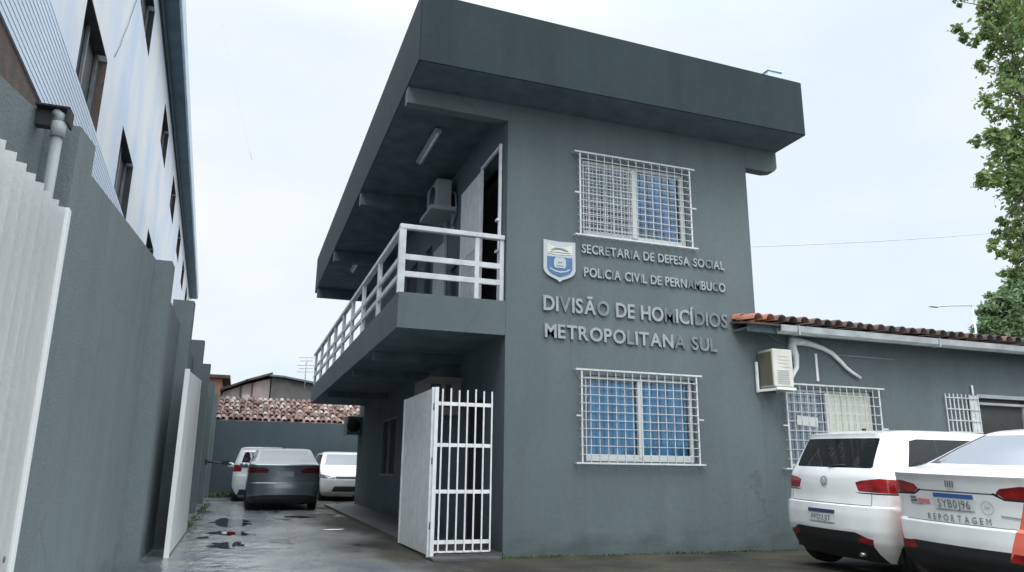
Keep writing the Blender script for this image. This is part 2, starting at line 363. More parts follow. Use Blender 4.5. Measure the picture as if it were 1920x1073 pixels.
# low weeds / moss along the foot of walls
def tuft_field(name, spots, label, mcol):
    bm = bmesh.new()
    for (x, y, z, s, n) in spots:
        for k in range(n):
            a = random.uniform(0, 2*math.pi); l = s * random.uniform(0.5, 1.2); d = Vector((math.cos(a), math.sin(a), 0)); t = Vector((-d.y, d.x, 0)) * s * 0.13
            p = Vector((x + random.uniform(-s, s)*0.6, y + random.uniform(-s, s)*0.6, z - 0.005)); tip = p + d*l*0.6 + Vector((0, 0, l))
            mid = (p + tip)/2 + Vector((0, 0, l*0.18))
            a1, a2, b1, b2, c = bm.verts.new(p-t), bm.verts.new(p+t), bm.verts.new(mid-t*0.8), bm.verts.new(mid+t*0.8), bm.verts.new(tip)
            bm.faces.new((a1, a2, b2, b1)); bm.faces.new((b1, b2, c))
    me = bpy.data.meshes.new(name); bm.to_mesh(me); bm.free()
    o = link(name, me, mcol); setp(o, label, 'weeds', kind='stuff'); return o
G['weed'] = mat('weed_green', (0.075, 0.115, 0.035), 0.7, var=0.5, scale=4, island=0.4)
sp = []
for i in range(520):
    x = random.uniform(-0.1, 4.4); 
    if random.random() < 0.35 + 0.65 * (math.sin(x*2.3+1) > 0): sp.append((x, -0.02 - abs(random.gauss(0, 0.05)), 0, random.uniform(0.012, 0.035), 6))
tuft_field('weeds', sp, 'low moss and weeds along the foot of the grey facade', G['weed'])
sp = [(-3.85 + abs(random.gauss(0, 0.10)), random.uniform(3.5, 18.6), 0.08, random.uniform(0.02, 0.07), 6) for i in range(130)]
sp += [(random.uniform(-3.85, -3.1), 18.7 - abs(random.gauss(0, 0.5)), 0.13, random.uniform(0.05, 0.14), 7) for i in range(320)]
tuft_field('grass', sp, 'green grass at the far end of the alley beside the boundary wall', G['weed'])

# ------------------------------------------------------------------ two-storey office building
B = empty('office_building', (0, 0, 0), 0, 'two-storey grey office building with flat overhanging roof and a corner balcony', 'building')
mb = MB()
mb.wallholes('y', 0.0, 0.18, (0.0, 3.92), (-0.1, 6.02), [(1.13, 2.80, 1.16, 2.28), (1.13, 2.80, 4.24, 5.38)])
mb.done('front_wall', G['wall'], B)
mb = MB()
mb.wallholes('x', 0.0, 0.18, (0.18, 12.4), (-0.1, 6.02), [(0.28, 2.18, 3.10, 5.46), (2.48, 2.95, 3.25, 4.35), (4.35, 4.9, 3.2, 5.2), (5.6, 6.7, 3.2, 5.2),
               (0.9, 1.75, 0.06, 2.0), (4.2, 5.0, 0.1, 2.1), (7.1, 8.6, 0.95, 2.1)])
mb.box(0.0, 3.9, 12.4, 12.58, -0.1, 6.02); mb.box(3.74, 3.915, 0.18, 12.4, -0.1, 6.02); mb.box(0.18, 3.74, 0.18, 12.4, 2.85, 3.05)
mb.done('side_wall', G['side'], B)
mb = MB(); mb.box(0.9, 0.95, 0.2, 12.3, 0, 2.84); mb.box(0.9, 0.95, 0.2, 12.3, 3.06, 6.0); mb.done('interior_partition', G['dark'], B)

# roof slab: big fascia box, corner heights as measured
mb = MB(); bm = mb.bm
x0, x1, y0, y1 = -1.435, 4.53, -0.69, 13.04
bot = [bm.verts.new(p) for p in ((x0, y0, 6.02), (x1, y0, 6.0), (x1, y1, 6.02), (x0, y1, 6.04))]
top = [bm.verts.new(p) for p in ((x0, y0, 7.02), (x1, y0, 6.885), (x1, y1, 6.95), (x0, y1, 7.09))]
bm.faces.new(bot[::-1]).material_index = 1; bm.faces.new(top)
for i in range(4): bm.faces.new((bot[i], bot[(i+1) % 4], top[(i+1) % 4], top[i]))
bmesh.ops.recalc_face_normals(bm, faces=bm.faces[:])
bmesh.ops.bevel(bm, geom=bm.edges[:], offset=0.012, segments=2, affect='EDGES')
mb.done('roof_slab', [G['fascia'], G['soffit']], B)
# beams under the overhang
mb = MB()
mb.prism([(0.0, 5.765), (-1.425, 5.785), (-1.425, 6.015), (0.0, 6.015)], 'y', 0.0, 0.17)
mb.done('roof_beam', G['wall'], B)
mb = MB()
mb.prism([(3.925, 5.66), (4.33, 5.65), (4.47, 5.68), (4.52, 5.74), (4.52, 6.0), (3.925, 6.0)], 'y', 0.0, 0.17)
mb.done('roof_beam', G['wall'], B)
for y in (4.2, 8.3, 12.3):
    mb = MB(); mb.box(-1.42, 0.0, y, y+0.17, 5.78, 6.03); mb.done('roof_beam', G['soffit'], B)

# balcony
mb = MB(); mb.box(-1.42, -0.003, 0.0, 11.8, 2.73, 2.90, mi=1)
mb.box(-1.42, -1.30, 0.12, 11.8, 2.902, 3.185); mb.box(-1.42, -0.003, 0.0, 0.12, 2.902, 3.185); mb.box(-1.30, -0.003, 11.68, 11.8, 2.902, 3.185)
mb.box(-1.4205, -0.0035, -0.001, 0.0, 2.7305, 2.902)   # thin front skin closing the slab edge
mb.box(-1.4215, -1.42, -0.001, 11.8, 2.7305, 2.902)
mb.done('balcony_slab', [G['wall'], G['soffit']], B)
for y in (2.0, 4.2, 8.3):
    mb = MB(); mb.box(-1.36, -0.004, y, y+0.16, 2.60, 2.728); mb.done('balcony_beam', G['soffit'], B)
rl = empty('balcony_railing', (0, 0, 0), parent=B)
mb = MB(); mb.box(-1.43, -0.01, 0.03, 0.11, 4.03, 4.095, 0.008); mb.box(-1.43, -1.35, 0.112, 11.75, 4.0, 4.065, 0.008); mb.done('top_rail', G['rail'], rl)
for z in (3.66, 3.435):
    mb = MB(); mb.box(-1.37, -0.02, 0.05, 0.085, z-0.035, z+0.04, 0.006); mb.box(-1.41, -1.375, 0.05, 11.7, z-0.04, z+0.035, 0.006); mb.done('mid_rail', G['rail'], rl)
for (x, y, s) in ((-1.39, 0.07, 0.045), (-0.39, 0.07, 0.03), (-0.045, 0.07, 0.03)):
    mb = MB(); mb.box(x-s, x+s, y-s*0.7, y+s*0.7, 3.18, 4.04, 0.006); mb.done('post', G['rail'], rl)
for y in (1.7, 3.2, 4.5, 5.75, 7.1, 8.4, 9.9, 11.4):
    mb = MB(); mb.box(-1.42, -1.36, y-0.04, y+0.04, 3.18, 4.01, 0.006); mb.done('post', G['rail'], rl)

# upper porch openings
o = empty('balcony_door', (0, 0, 0), parent=B)
mb = MB(); mb.box(-0.055, -0.015, 1.12, 2.16, 3.06, 5.42, 0.006)
for k in range(26): mb.box(-0.066, -0.056, 1.24, 2.04, 3.2+k*0.042, 3.218+k*0.042)
mb.done('door_leaf', G['white'], o)
mb = MB(); mb.box(-0.05, -0.012, 0.20, 0.25, 3.10, 5.50, 0.005); mb.box(-0.05, -0.012, 0.2505, 1.115, 5.45, 5.49, 0.004); mb.box(-0.05, -0.012, 1.06, 1.115, 3.1, 5.445, 0.005)
for z in (3.9, 4.35): mb.box(-0.085, -0.0505, 0.18, 0.26, z, z+0.03)
mb.done('door_frame', G['white'], o)
mb = MB(); mb.box(0.30, 0.34, 0.28, 2.2, 3.1, 5.46); mb.done('opening', G['dark'], o)
mb = MB(); mb.box(-0.045, -0.003, 3.18, 4.02, 2.95, 4.95, 0.006); mb.done('shutter', G['pvc'], B)
mb = MB(); mb.box(0.05, 0.08, 2.48, 2.95, 3.25, 4.35); mb.done('window', G['dark'], B)
mb = MB(); mb.box(0.05, 0.08, 5.6, 6.7, 3.2, 5.2); mb.done('door', G['dark'], B)
mb = MB(); mb.box(0.06, 0.09, 4.35, 4.9, 3.2, 5.2); mb.done('door', G['dark'], B)
# lower porch openings
mb = MB(); mb.box(0.06, 0.1, 0.9, 1.75, 0.06, 2.0); mb.done('door', G['dark'], B)
mb = MB(); mb.box(0.06, 0.1, 4.2, 5.0, 0.1, 2.1); mb.done('door', G['dark'], B)
mb = MB(); mb.box(0.06, 0.1, 7.1, 8.6, 0.95, 2.1); w_ = mb.done('window', G['dark'], B)
mb = MB(); mb.box(-0.02, 0.02, 7.05, 8.65, 0.9, 0.95); mb.box(-0.02, 0.02, 7.05, 8.65, 2.1, 2.15); mb.box(-0.02, 0.02, 7.82, 7.87, 0.951, 2.099); mb.done('frame', G['reveal'], w_)

def grille(mb, x0, x1, z0, z1, y, nx, nz, t=0.0038, lug=0.085, ret=0.075, border=0.011):
    """welded flat-bar cage standing off the wall"""
    dx = (x1-x0)/nx; dz = (z1-z0)/nz
    for i in range(nx+1):
        s = border if i in (0, nx) else t
        mb.box(x0+i*dx-s, x0+i*dx+s, y-0.006, y+0.006, z0, z1)
    for j in range(nz+1):
        s = border if j in (0, nz) else t
        a = lug if j in (0, nz) else 0
        mb.box(x0-a, x1+a, y-0.0165, y-0.0065, z0+j*dz-s, z0+j*dz+s)
    zm = (z0+z1)/2
    mb.box(x0-lug, x0-border, y-0.015, y-0.006, zm-0.011, zm+0.008); mb.box(x1+border, x1+lug, y-0.015, y-0.006, zm-0.011, zm+0.008)
    # returns to the wall, top, bottom and sides
    for i in range(0, nx+1): 
        for z in (z0, z1): mb.box(x0+i*dx-0.005, x0+i*dx+0.005, y+0.0065, y+ret, z-0.006, z+0.006)
    for j in range(1, nz):
        for x in (x0, x1): mb.box(x-0.005, x+0.005, y+0.0065, y+ret, z0+j*dz-0.005, z0+j*dz+0.005)
    for a in (x0-lug+0.01, x1+lug-0.01):
        for z in (z0, z1): mb.box(a-0.008, a+0.008, y-0.006, y+ret, z-0.008, z+0.008)

def window(parent, x0, x1, z0, z1, yf, left_m, right_m, ct_l, ct_r, gy=-0.085):
    xm = (x0+x1)/2 + 0.01
    mb = MB(); t = 0.045; g = 0.002
    mb.box(x0+g, x1-g, yf, yf+0.06, z0+g, z0+t); mb.box(x0+g, x1-g, yf, yf+0.06, z1-t, z1-g)
    mb.box(x0+g, x0+t, yf, yf+0.06, z0+t, z1-t); mb.box(x1-t, x1-g, yf, yf+0.06, z0+t, z1-t); mb.box(xm-0.035, xm+0.035, yf-0.01, yf+0.055, z0+t, z1-t)
    mb.box(x0+t, xm-0.035, yf+0.008, yf+0.03, z0+t, z0+t+0.035); mb.box(xm+0.035, x1-t, yf+0.008, yf+0.03, z0+t, z0+t+0.035)
    wn = mb.done('window', G['frame'], parent)
    for (a, b_, mg, mc) in ((x0+t, xm-0.035, left_m, ct_l), (xm+0.035, x1-t, right_m, ct_r)):
        # curtain folds behind a sheet of real glass
        mb = MB(); n = 36; vs0 = []; vs1 = []
        for i in range(n+1):
            x = a + (b_-a)*i/n; y = yf+0.10 + 0.012*math.sin(i*1.9)
            vs0.append(mb.bm.verts.new((x, y, z0+0.02))); vs1.append(mb.bm.verts.new((x, y, z1-0.02)))
        for i in range(n): mb.bm.faces.new((vs0[i], vs0[i+1], vs1[i+1], vs1[i])).smooth = True
        mb.done('curtain', mc, wn)
        mb = MB(); mb.box(a, b_, yf+0.035, yf+0.04, z0+t+0.02, z1-t); mb.done('pane', mg, wn)
    return wn
gl = bpy.data.materials.new('clear_glass'); gl.use_nodes = True
n_ = gl.node_tree; n_.nodes.clear(); o_ = n_.nodes.new('ShaderNodeOutputMaterial'); mxs = n_.nodes.new('ShaderNodeMixShader'); tr = n_.nodes.new('ShaderNodeBsdfTransparent'); gs = n_.nodes.new('ShaderNodeBsdfGlossy'); fr = n_.nodes.new('ShaderNodeFresnel'); fr.inputs[0].default_value = 1.5
tr.inputs[0].default_value = (0.86, 0.93, 0.97, 1); gs.inputs['Roughness'].default_value = 0.03; gs.inputs[0].default_value = (0.9, 0.95, 1, 1)
n_.links.new(fr.outputs[0], mxs.inputs[0]); n_.links.new(tr.outputs[0], mxs.inputs[1]); n_.links.new(gs.outputs[0], mxs.inputs[2]); n_.links.new(mxs.outputs[0], o_.inputs[0])
G['clear'] = gl

wn = window(B, 1.13, 2.80, 1.16, 2.28, 0.06, gl, gl, G['curtain'], G['curtain'])
wn['label'] = 'ground floor window with bright blue curtains behind a white grille'
mb = MB(); grille(mb, 1.04, 2.79, 1.13, 2.335, -0.085, 14, 11); mb.done('grille', G['grille'], wn)
wn = window(B, 1.13, 2.80, 4.24, 5.38, 0.06, gl, gl, G['curtain_grey'], G['curtain_mix'])
wn['label'] = 'upper window, dark left pane and blue right pane behind a white grille'
mb = MB(); grille(mb, 1.05, 2.84, 4.20, 5.43, -0.085, 14, 12); mb.done('grille', G['grille'], wn)
# insect mesh bars of the left sash
mb = MB()
for i in range(14): mb.box(1.20+i*0.055, 1.207+i*0.055, 0.045, 0.052, 4.29, 5.33)
for i in range(19): mb.box(1.18, 1.93, 0.036, 0.0445, 4.31+i*0.055, 4.316+i*0.055)
mb.done('inner_grille', G['frame'], wn)

# ------------------------------------------------------------------ single-storey wing
W = empty('single_storey_wing', (3.92, 0, 0), 0, 'low grey wing with clay tiled eave joined to the right of the office building', 'building')
def wl(mb, *a, **k): return mb
mb = MB()
X0 = 3.92
mb.wallholes('y', 0.012, 0.18, (0.002, 14.0), (-0.1, 3.1), [(4.36-X0, 6.0-X0, 1.13, 2.26), (8.13-X0, 9.28-X0, 0.0, 2.30)])
mb.box(13.8, 14.0, 0.2, 6, -0.1, 3.1); mb.box(0.0, 14.0, 6.0, 6.2, -0.1, 3.1)
mb.done('wall', G['wall'], W)
mb = MB(); mb.box(0.01, 13.7, 1.6, 1.65, 0, 3.05); mb.done('interior_partition', G['dark'], W)
def tiles(mb, x0, x1, y0, z0, dy, dz, rows, pitch=0.20, rad=0.088, mis=None, jit=0.012, choose=None):
    """overlapping half-round channel tiles laid up the slope"""
    cols = int(round((x1-x0)/pitch))
    for c in range(cols):
        for r_ in range(rows):
            jx = random.uniform(-jit, jit); jz = random.uniform(-jit, jit)*0.6
            xc = x0+(c+0.5)*pitch + jx; ya = y0 + r_*dy - 0.03 + random.uniform(-0.015, 0.015); yb = y0+(r_+1)*dy+0.04; za = z0+r_*dz + jz + 0.012; zb = z0+(r_+1)*dz+jz
            A = []; Bv = []; n = 7; mi = choose(c, r_) if choose else 0
            th = 0.013
            for k in range(n+1):
                a = math.pi*k/n
                A.append((mb.bm.verts.new((xc+math.cos(a)*rad, ya, za+math.sin(a)*rad)), mb.bm.verts.new((xc+math.cos(a)*(rad-th), ya, za+math.sin(a)*(rad-th)))))
                Bv.append((mb.bm.verts.new((xc+math.cos(a)*rad*0.86, yb, zb+math.sin(a)*rad*0.86)), mb.bm.verts.new((xc+math.cos(a)*(rad*0.86-th), yb, zb+math.sin(a)*(rad*0.86-th)))))
            for k in range(n):
                for q in ((A[k][0], A[k+1][0], Bv[k+1][0], Bv[k][0]), (A[k][1], A[k+1][1], Bv[k+1][1], Bv[k][1]), (A[k][0], A[k+1][0], A[k+1][1], A[k][1])):
                    f = mb.bm.faces.new(q); f.material_index = mi; f.smooth = True
    bmesh.ops.recalc_face_normals(mb.bm, faces=mb.bm.faces[:])
mb = MB()
mb.prism([(-0.46, 3.07), (6.3, 4.22), (6.3, 4.26), (-0.46, 3.10)], 'x', -0.45, 14.2, mi=0)
tiles(mb, -0.45, 14.1, -0.50, 3.12, 0.36, 0.063, 6, choose=lambda c, r_: 1 if c < 2 else 0)
mb.done('tiled_roof', [G['tile_wing'], G['tile_new']], W)
mb = MB(); mb.box(-0.42, 14.1, -0.36, -0.34, 2.98, 3.09); mb.box(-0.42, 14.1, -0.339, 0.008, 3.02, 3.05); mb.done('eave_board', G['soffit'], W)
mb = MB()
prof = [(-0.50, 3.085), (-0.485, 3.0), (-0.45, 2.965), (-0.40, 2.965), (-0.37, 3.0), (-0.365, 3.085), (-0.38, 3.085), (-0.395, 3.0), (-0.42, 2.98), (-0.44, 2.98), (-0.47, 3.01), (-0.485, 3.085)]
mb.prism(prof, 'x', 0.05, 14.1)
for x in (0.35, 3.0, 6.2, 9.5): mb.box(x-0.012, x+0.012, -0.505, -0.36, 2.955, 2.964); mb.box(x-0.012, x+0.012, -0.51, -0.5055, 2.955, 3.09)
mb.done('gutter', G['gutter'], W)
# wing window: dark left leaf, cream blind in the right leaf
mb = MB(); t = 0.04
xx0, xx1, zz0, zz1 = 4.36-X0, 6.0-X0, 1.13, 2.26
mb.box(xx0+.002, xx1-.002, 0.07, 0.13, zz0+.002, zz0+t); mb.box(xx0+.002, xx1-.002, 0.07, 0.13, zz1-t, zz1-.002); mb.box(xx0+.002, xx0+t, 0.07, 0.13, zz0+t, zz1-t); mb.box(xx1-t, xx1-.002, 0.07, 0.13, zz0+t, zz1-t); mb.box(5.13-X0, 5.21-X0, 0.065, 0.125, zz0+t, zz1-t)
ww = mb.done('window', G['frame'], W)
mb = MB(); mb.box(xx0+t, 5.13-X0, 0.1, 0.105, zz0+t, zz1-t); mb.done('pane', gl, ww)
mb = MB(); mb.box(xx0+t, 5.13-X0, 0.30, 0.31, zz0, zz1); mb.done('curtain', G['curtain_grey'], ww)
mb = MB(); mb.box(xx0+t, xx0+0.17, 0.20, 0.21, zz0+t, zz1-0.12); mb.done('curtain', G['curtain'], ww)
mb = MB(); mb.box(4.60-X0, 4.98-X0, 0.085, 0.088, 1.72, 1.86, rot=Matrix.Rotation(R(4), 3, 'Y')); mb.done('paper_notice', G['frame'], ww)
mb = MB()
for k in range(13): mb.box(5.215-X0+k*0.0575, 5.215-X0+k*0.0575+0.054, 0.095+0.004*(k%2), 0.103+0.004*(k%2), zz0+t, zz1-t)
mb.done('blind', G['cream'], ww)
mb = MB(); grille(mb, 4.31-X0, 6.04-X0, 1.10, 2.31, -0.075, 14, 9, lug=0.10); mb.done('grille', G['grille'], ww)
mb = MB()
mb.prism([(5.62-X0, 1.62), (5.70-X0, 1.62), (5.70-X0, 1.70), (5.62-X0, 1.70)], 'y', -0.097, -0.0925); mb.prism([(5.74-X0, 1.56), (5.82-X0, 1.53), (5.80-X0, 1.60), (5.74-X0, 1.68)], 'y', -0.097, -0.0925)
mb.done('latch', G['black'], ww)
# doorway with grille leaf folded back
dd = empty('doorway', (0, 0, 0), parent=W)
mb = MB(); a, b_ = 7.43-X0, 8.13-X0
for i in range(9): mb.box(a+i*(b_-a)/8-0.009, a+i*(b_-a)/8+0.009, -0.045, -0.033, 0.05, 2.31)
for j in range(13): mb.box(a, b_, -0.0555, -0.0455, 0.08+j*0.18, 0.095+j*0.18)
mb.box(b_-0.19, b_-0.012, -0.032, -0.028, 0.06, 2.30)
mb.done('gate_leaf', G['grille'], dd)
mb = MB(); mb.box(8.13-X0, 9.30-X0, -0.03, 0.01, 2.27, 2.33); mb.box(8.13-X0, 9.30-X0, -0.02, 0.01, 2.16, 2.20); mb.box(9.2-X0, 9.28-X0, 0.02, 0.1, 0.0, 2.155); mb.box(8.14-X0, 8.19-X0, 0.02, 0.1, 0.0, 2.155)
mb.done('door_frame', G['pvc'], dd)
mb = MB(); mb.box(8.20-X0, 9.19-X0, 0.05, 0.08, 0.0, 2.29); mb.done('door_leaf', G['doordark'], dd)
mb = MB(); mb.tube([(8.06-X0, -0.02, 2.25), (8.06-X0, -0.02, 2.47)], 0.018); mb.done('conduit', G['white'], W)
mb = MB(); mb.box(4.965-X0-0.02, 4.965-X0+0.02, -0.012, 0.011, 2.38, 2.80, 0.004); o = mb.done('cable_trunking', G['white'], W)
mb = MB(); mb.tube([(5.35-X0, -0.003, 2.80), (5.95-X0, -0.003, 2.805), (6.5-X0, -0.003, 2.80)], 0.008); mb.done('conduit', G['pvc'], W)

# split AC outdoor unit on the wing corner
A = empty('air_conditioner', (3.95, -0.02, 2.16), 0, 'cream outdoor air conditioner on a white bracket at the corner of the low wing', 'air conditioner')
mb = MB(); mb.box(-0.06, 0.28, -0.34, 0.0, 0.06, 0.60, 0.018)
for k in range(4): mb.box(0.04, 0.22, -0.345, -0.3405, 0.34+k*0.05, 0.36+k*0.05)
mb.done('casing', G['plastic'], A)
mb = MB(); mb.box(-0.068, -0.0605, -0.31, -0.03, 0.09, 0.56); mb.done('cooling_fins', G['acside'], A)
mb = MB()
for k in range(7): mb.box(0.0, 0.20, -0.347, -0.3425, 0.10+k*0.03, 0.112+k*0.03)
mb.done('fan_grille', G['pvc'], A)
mb = MB(); mb.box(-0.05, 0.28, -0.37, -0.34, 0.015, 0.05); mb.box(-0.125, -0.095, -0.045, -0.012, 0.0, 0.44); mb.prism([(-0.125, -0.045), (-0.095, -0.045), (-0.02, -0.339), (-0.05, -0.339)], 'z', 0.005, 0.04); mb.box(0.22, 0.25, -0.339, -0.0, 0.01, 0.045)
mb.done('bracket', G['white'], A)
hose = empty('refrigerant_hose', (4.3, -0.03, 2.3), 0, 'white insulated pipe arching up from the air conditioner and down the wing wall', 'pipe')
def ony(px, py, y):   # measured picture point carried onto the wall plane y
    d = _f*1408.27 + _r*(px-960) - _u*(py-536.5); t = (y-M.translation.y)/d.y; return M.translation + d*t
pts = [ony(*p, -0.04) - Vector((4.3, -0.03, 2.3)) for p in ((1472, 712), (1485, 706), (1493, 690), (1492, 668), (1484, 650), (1484, 640), (1500, 641), (1520, 645), (1542, 653), (1559, 662), (1576, 678), (1587, 690), (1600, 700), (1614, 709))]
mb = MB(); mb.tube(pts, [0.03, 0.036, 0.04, 0.05, 0.07, 0.075, 0.06, 0.045, 0.038, 0.036, 0.032, 0.028, 0.024, 0.02], 10); h_ = mb.done('insulation', G['white'], hose)
pts = [ony(*p, -0.03) - Vector((4.3, -0.03, 2.3)) for p in ((1434, 622), (1450, 634), (1464, 641), (1482, 648))]
mb = MB(); mb.tube(pts, 0.009, 6); mb.done('cable', G['tarnish'], hose)

# ------------------------------------------------------------------ other fittings
def ac_unit(loc, w, d, h, label, face='y', m=G['plastic']):
    A = empty('air_conditioner', loc, 0, label, 'air conditioner')
    mb = MB(); mb.box(0, w, 0, d, 0, h, 0.02); mb.done('casing', m, A)
    mb = MB()
    if face == 'y':
        mb.lathe([(h*0.36, -0.012), (h*0.36, -0.002)], 'y', (w*0.42, 0, h*0.5), 20)
    else: mb.lathe([(h*0.36, -0.012), (h*0.36, -0.002)], 'x', (0, d*0.42, h*0.5), 20)
    mb.done('fan_grille', G['black'], A); return A
A2 = ac_unit((-0.36, 2.62, 5.36), 0.26, 0.75, 0.50, 'grey outdoor air conditioner high on the wall above the balcony', 'x', G['pvc'])
mb = MB(); mb.box(-0.10, 0.355, -0.05, 0.8, -0.075, -0.003); mb.box(0.30, 0.355, 0.1, 0.14, -0.45, -0.076); mb.box(0.30, 0.355, 0.6, 0.64, -0.45, -0.076); mb.done('bracket', G['pvc'], A2)
mb = MB(); mb.tube([(0.26, 0.02, 0.3), (0.32, -0.06, 0.22), (0.34, -0.05, -0.1), (0.31, 0.1, -0.3)], 0.018, 6); mb.done('pipe', G['tarnish'], A2)
A3 = ac_unit((-0.40, 11.9, 1.95), 0.39, 0.8, 0.5, 'small dark outdoor air conditioner at the far end of the porch wall', 'y', G['tarnish2'])
G['acp'] = mat('pinkish_grey_panel', (0.20, 0.185, 0.18), 0.6, var=0.25)
A4 = empty('air_conditioner', (-0.53, 2.0, 1.83), 0, 'large box air conditioner on the porch wall behind the barred gate', 'air conditioner')
mb = MB(); mb.box(0, 0.527, 0, 0.95, 0, 0.56, 0.012); mb.box(0.0, 0.53, -0.03, -0.001, 0.50, 0.565); mb.done('casing', G['acp'], A4)
mb = MB(); mb.box(0.04, 0.2, -0.012, -0.001, 0.2, 0.46); mb.box(0.27, 0.36, -0.012, -0.001, 0.12, 0.46); mb.done('vent', G['black'], A4)

for i, (x, y, lab) in enumerate(((-0.74, 1.05, 'fluorescent lamp on the balcony ceiling nearest the street corner'), (-0.80, 8.5, 'farther fluorescent lamp on the ceiling over the back of the balcony'))):
    L = empty('ceiling_lamp', (x, y, 6.0), 0, lab, 'lamp', 'fluorescent lamps under the roof overhang')
    mb = MB(); mb.box(-0.055, 0.055, 0, 1.3, -0.055, -0.003, 0.006); mb.done('housing', G['lampw'], L)
    mb = MB(); mb.tube([(0, 0.05, -0.075), (0, 1.25, -0.075)], 0.018, 10); mb.done('tube', G['white'], L)

# side gate: fixed barred panel + sheet leaf swung back along the alley
g1 = empty('barred_gate', (-0.88, 0.03, 0.05), 0, 'white gate of tall upright bars at the porch entrance beside the building corner', 'gate')
mb = MB()
mb.box(-0.02, 0.025, -0.02, 0.02, -0.03, 1.97)
for z in (0.14, 0.72, 1.27, 1.77): mb.box(0.026, 0.725, -0.014, 0.014, z-0.022, z+0.022)
mb.box(0.026, 0.725, -0.012, 0.012, 0.02, 0.04)
mb.done('frame', G['white'], g1)
for k in range(7):
    x = 0.075 + k*0.107
    mb = MB(); mb.box(x-0.009, x+0.009, -0.027, -0.0145, 0.03, 1.95 + 0.012*math.sin(k*2)); mb.done('bar', G['white'], g1)
g2 = empty('sheet_gate', (-0.90, 0.02, 0.04), 0, 'solid white sheet metal gate leaf standing open beside the barred gate', 'gate')
mb = MB(); mb.box(-0.012, 0.0, 0.075, 1.72, 0.0, 1.97, 0.003); mb.done('panel', G['white'], g2)
mb = MB(); mb.box(-0.03, 0.012, 0.03, 0.073, -0.02, 1.98, 0.004); mb.box(-0.03, 0.012, 1.722, 1.76, -0.0, 1.97, 0.004); mb.box(0.001, 0.02, 0.08, 1.72, 0.9, 0.95)
mb.done('frame', G['white'], g2)
for z in (0.3, 1.05, 1.7):
    mb = MB(); mb.tube([(-0.0, 0.025, z), (-0.0, 0.025, z+0.08)], 0.014, 8); mb.done('hinge', G['tarnish'], g2)
sill = MB(); sill.box(-0.92, -0.1, -0.22, -0.002, -0.02, 0.035, 0.01)
setp(sill.done('door_step', G['porch']), kind='structure')

# ------------------------------------------------------------------ lettering
def lettering(txt, x0, x1, zb0, zb1, cap, label, bold, dull=()):
    root = empty('wall_lettering', (x0, -0.02, zb0), 0, label, 'sign', 'metal lettering lines on the facade')
    items = []; cur = 0.0
    for i, ch in enumerate(txt):
        if ch == ' ': cur += 0.34; continue
        me = text_mesh(ch, bold, 0.03); a, b_, c_, d_ = bounds(me)
        items.append((i, ch, me, cur - a, d_)); cur += (b_-a) + 0.085
    tot = cur - 0.085; H = 0.73
    sx = (x1-x0)/tot; sz = cap/H
    for i, ch, me, off, _ in items:
        for v in me.vertices:
            X = (v.co.x+off)*sx; Z = v.co.y*sz + (zb1-zb0)*X/(x1-x0); Y = -v.co.z*0.45
            v.co = (X, Y, Z)
        me.flip_normals() if False else None
        bm = bmesh.new(); bm.from_mesh(me); bmesh.ops.recalc_face_normals(bm, faces=bm.faces[:]); bm.to_mesh(me); bm.free()
        me.name = 'letter'
        m = G['steel'] if i not in dull else dull[i]
        me.materials.clear(); o = bpy.data.objects.new('letter', me); COL.objects.link(o); me.materials.append(m); o.parent = root
        if i in dull: o['label'] = 'tarnished letter'
    return root
T1, T2 = G['tarnish'], G['tarnish2']
lettering('SECRETARIA DE DEFESA SOCIAL', 1.09, 3.40, 3.96, 3.945, 0.13, 'small metal lettering reading SECRETARIA DE DEFESA SOCIAL under the upper window', 0.02, {4: T1, 8: T1, 23: T1, 24: T1})
lettering('POLICIA CIVIL DE PERNAMBUCO', 1.12, 3.40, 3.625, 3.605, 0.135, 'metal lettering reading POLICIA CIVIL DE PERNAMBUCO, second line beside the badge', 0.02, {3: T1, 5: T1, 11: T1, 21: T2, 22: T1, 25: T1})
lettering('DIVISÃO DE HOMICÍDIOS', 0.52, 3.40, 3.11, 3.075, 0.205, 'large metal lettering reading DIVISÃO DE HOMICÍDIOS, upper of the two big lines', 0.022, {2: T1, 6: T1, 13: T2, 17: T2, 18: T1, 19: T1, 20: T1})
lettering('METROPOLITANA SUL', 0.54, 3.20, 2.745, 2.715, 0.19, 'large metal lettering reading METROPOLITANA SUL, lowest line of the sign', 0.022, {7: T1, 12: T2, 14: T1, 15: T1, 16: T1})

# badge
bd = empty('shield_badge', (0.755, -0.004, 3.80), 0, 'silver edged shield badge with a blue field and pale emblem on the facade', 'badge')
def shield(s, cx=0.0):
    w = 0.235*s; pts = [(-w, 0.29*s), (-w*0.9, 0.285*s), (0, 0.275*s), (w*0.9, 0.285*s), (w, 0.29*s), (w, -0.12*s), (w*0.93, -0.165*s), (w*0.75, -0.205*s), (w*0.45, -0.24*s), (w*0.2, -0.26*s), (0, -0.295*s),
           (-w*0.2, -0.26*s), (-w*0.45, -0.24*s), (-w*0.75, -0.205*s), (-w*0.93, -0.165*s), (-w, -0.12*s)]
    return pts
G['bsilver'] = mat('badge_silver', (0.42, 0.47, 0.48), 0.4, metal=0.1); G['bblue'] = mat('badge_blue', (0.075, 0.16, 0.33), 0.5, var=0.2, scale=12); G['bcream'] = mat('badge_cream', (0.66, 0.66, 0.58), 0.5, var=0.15, scale=20)
mb = MB(); mb.prism(shield(1.0), 'y', -0.03, 0.0); mb.done('border', G['bsilver'], bd)
mb = MB(); mb.prism([(-0.185, 0.055), (0.185, 0.055), (0.185, -0.11), (0.15, -0.165), (0.08, -0.2), (0, -0.225), (-0.08, -0.2), (-0.15, -0.165), (-0.185, -0.11)], 'y', -0.036, -0.0305); mb.done('field', G['bblue'], bd)
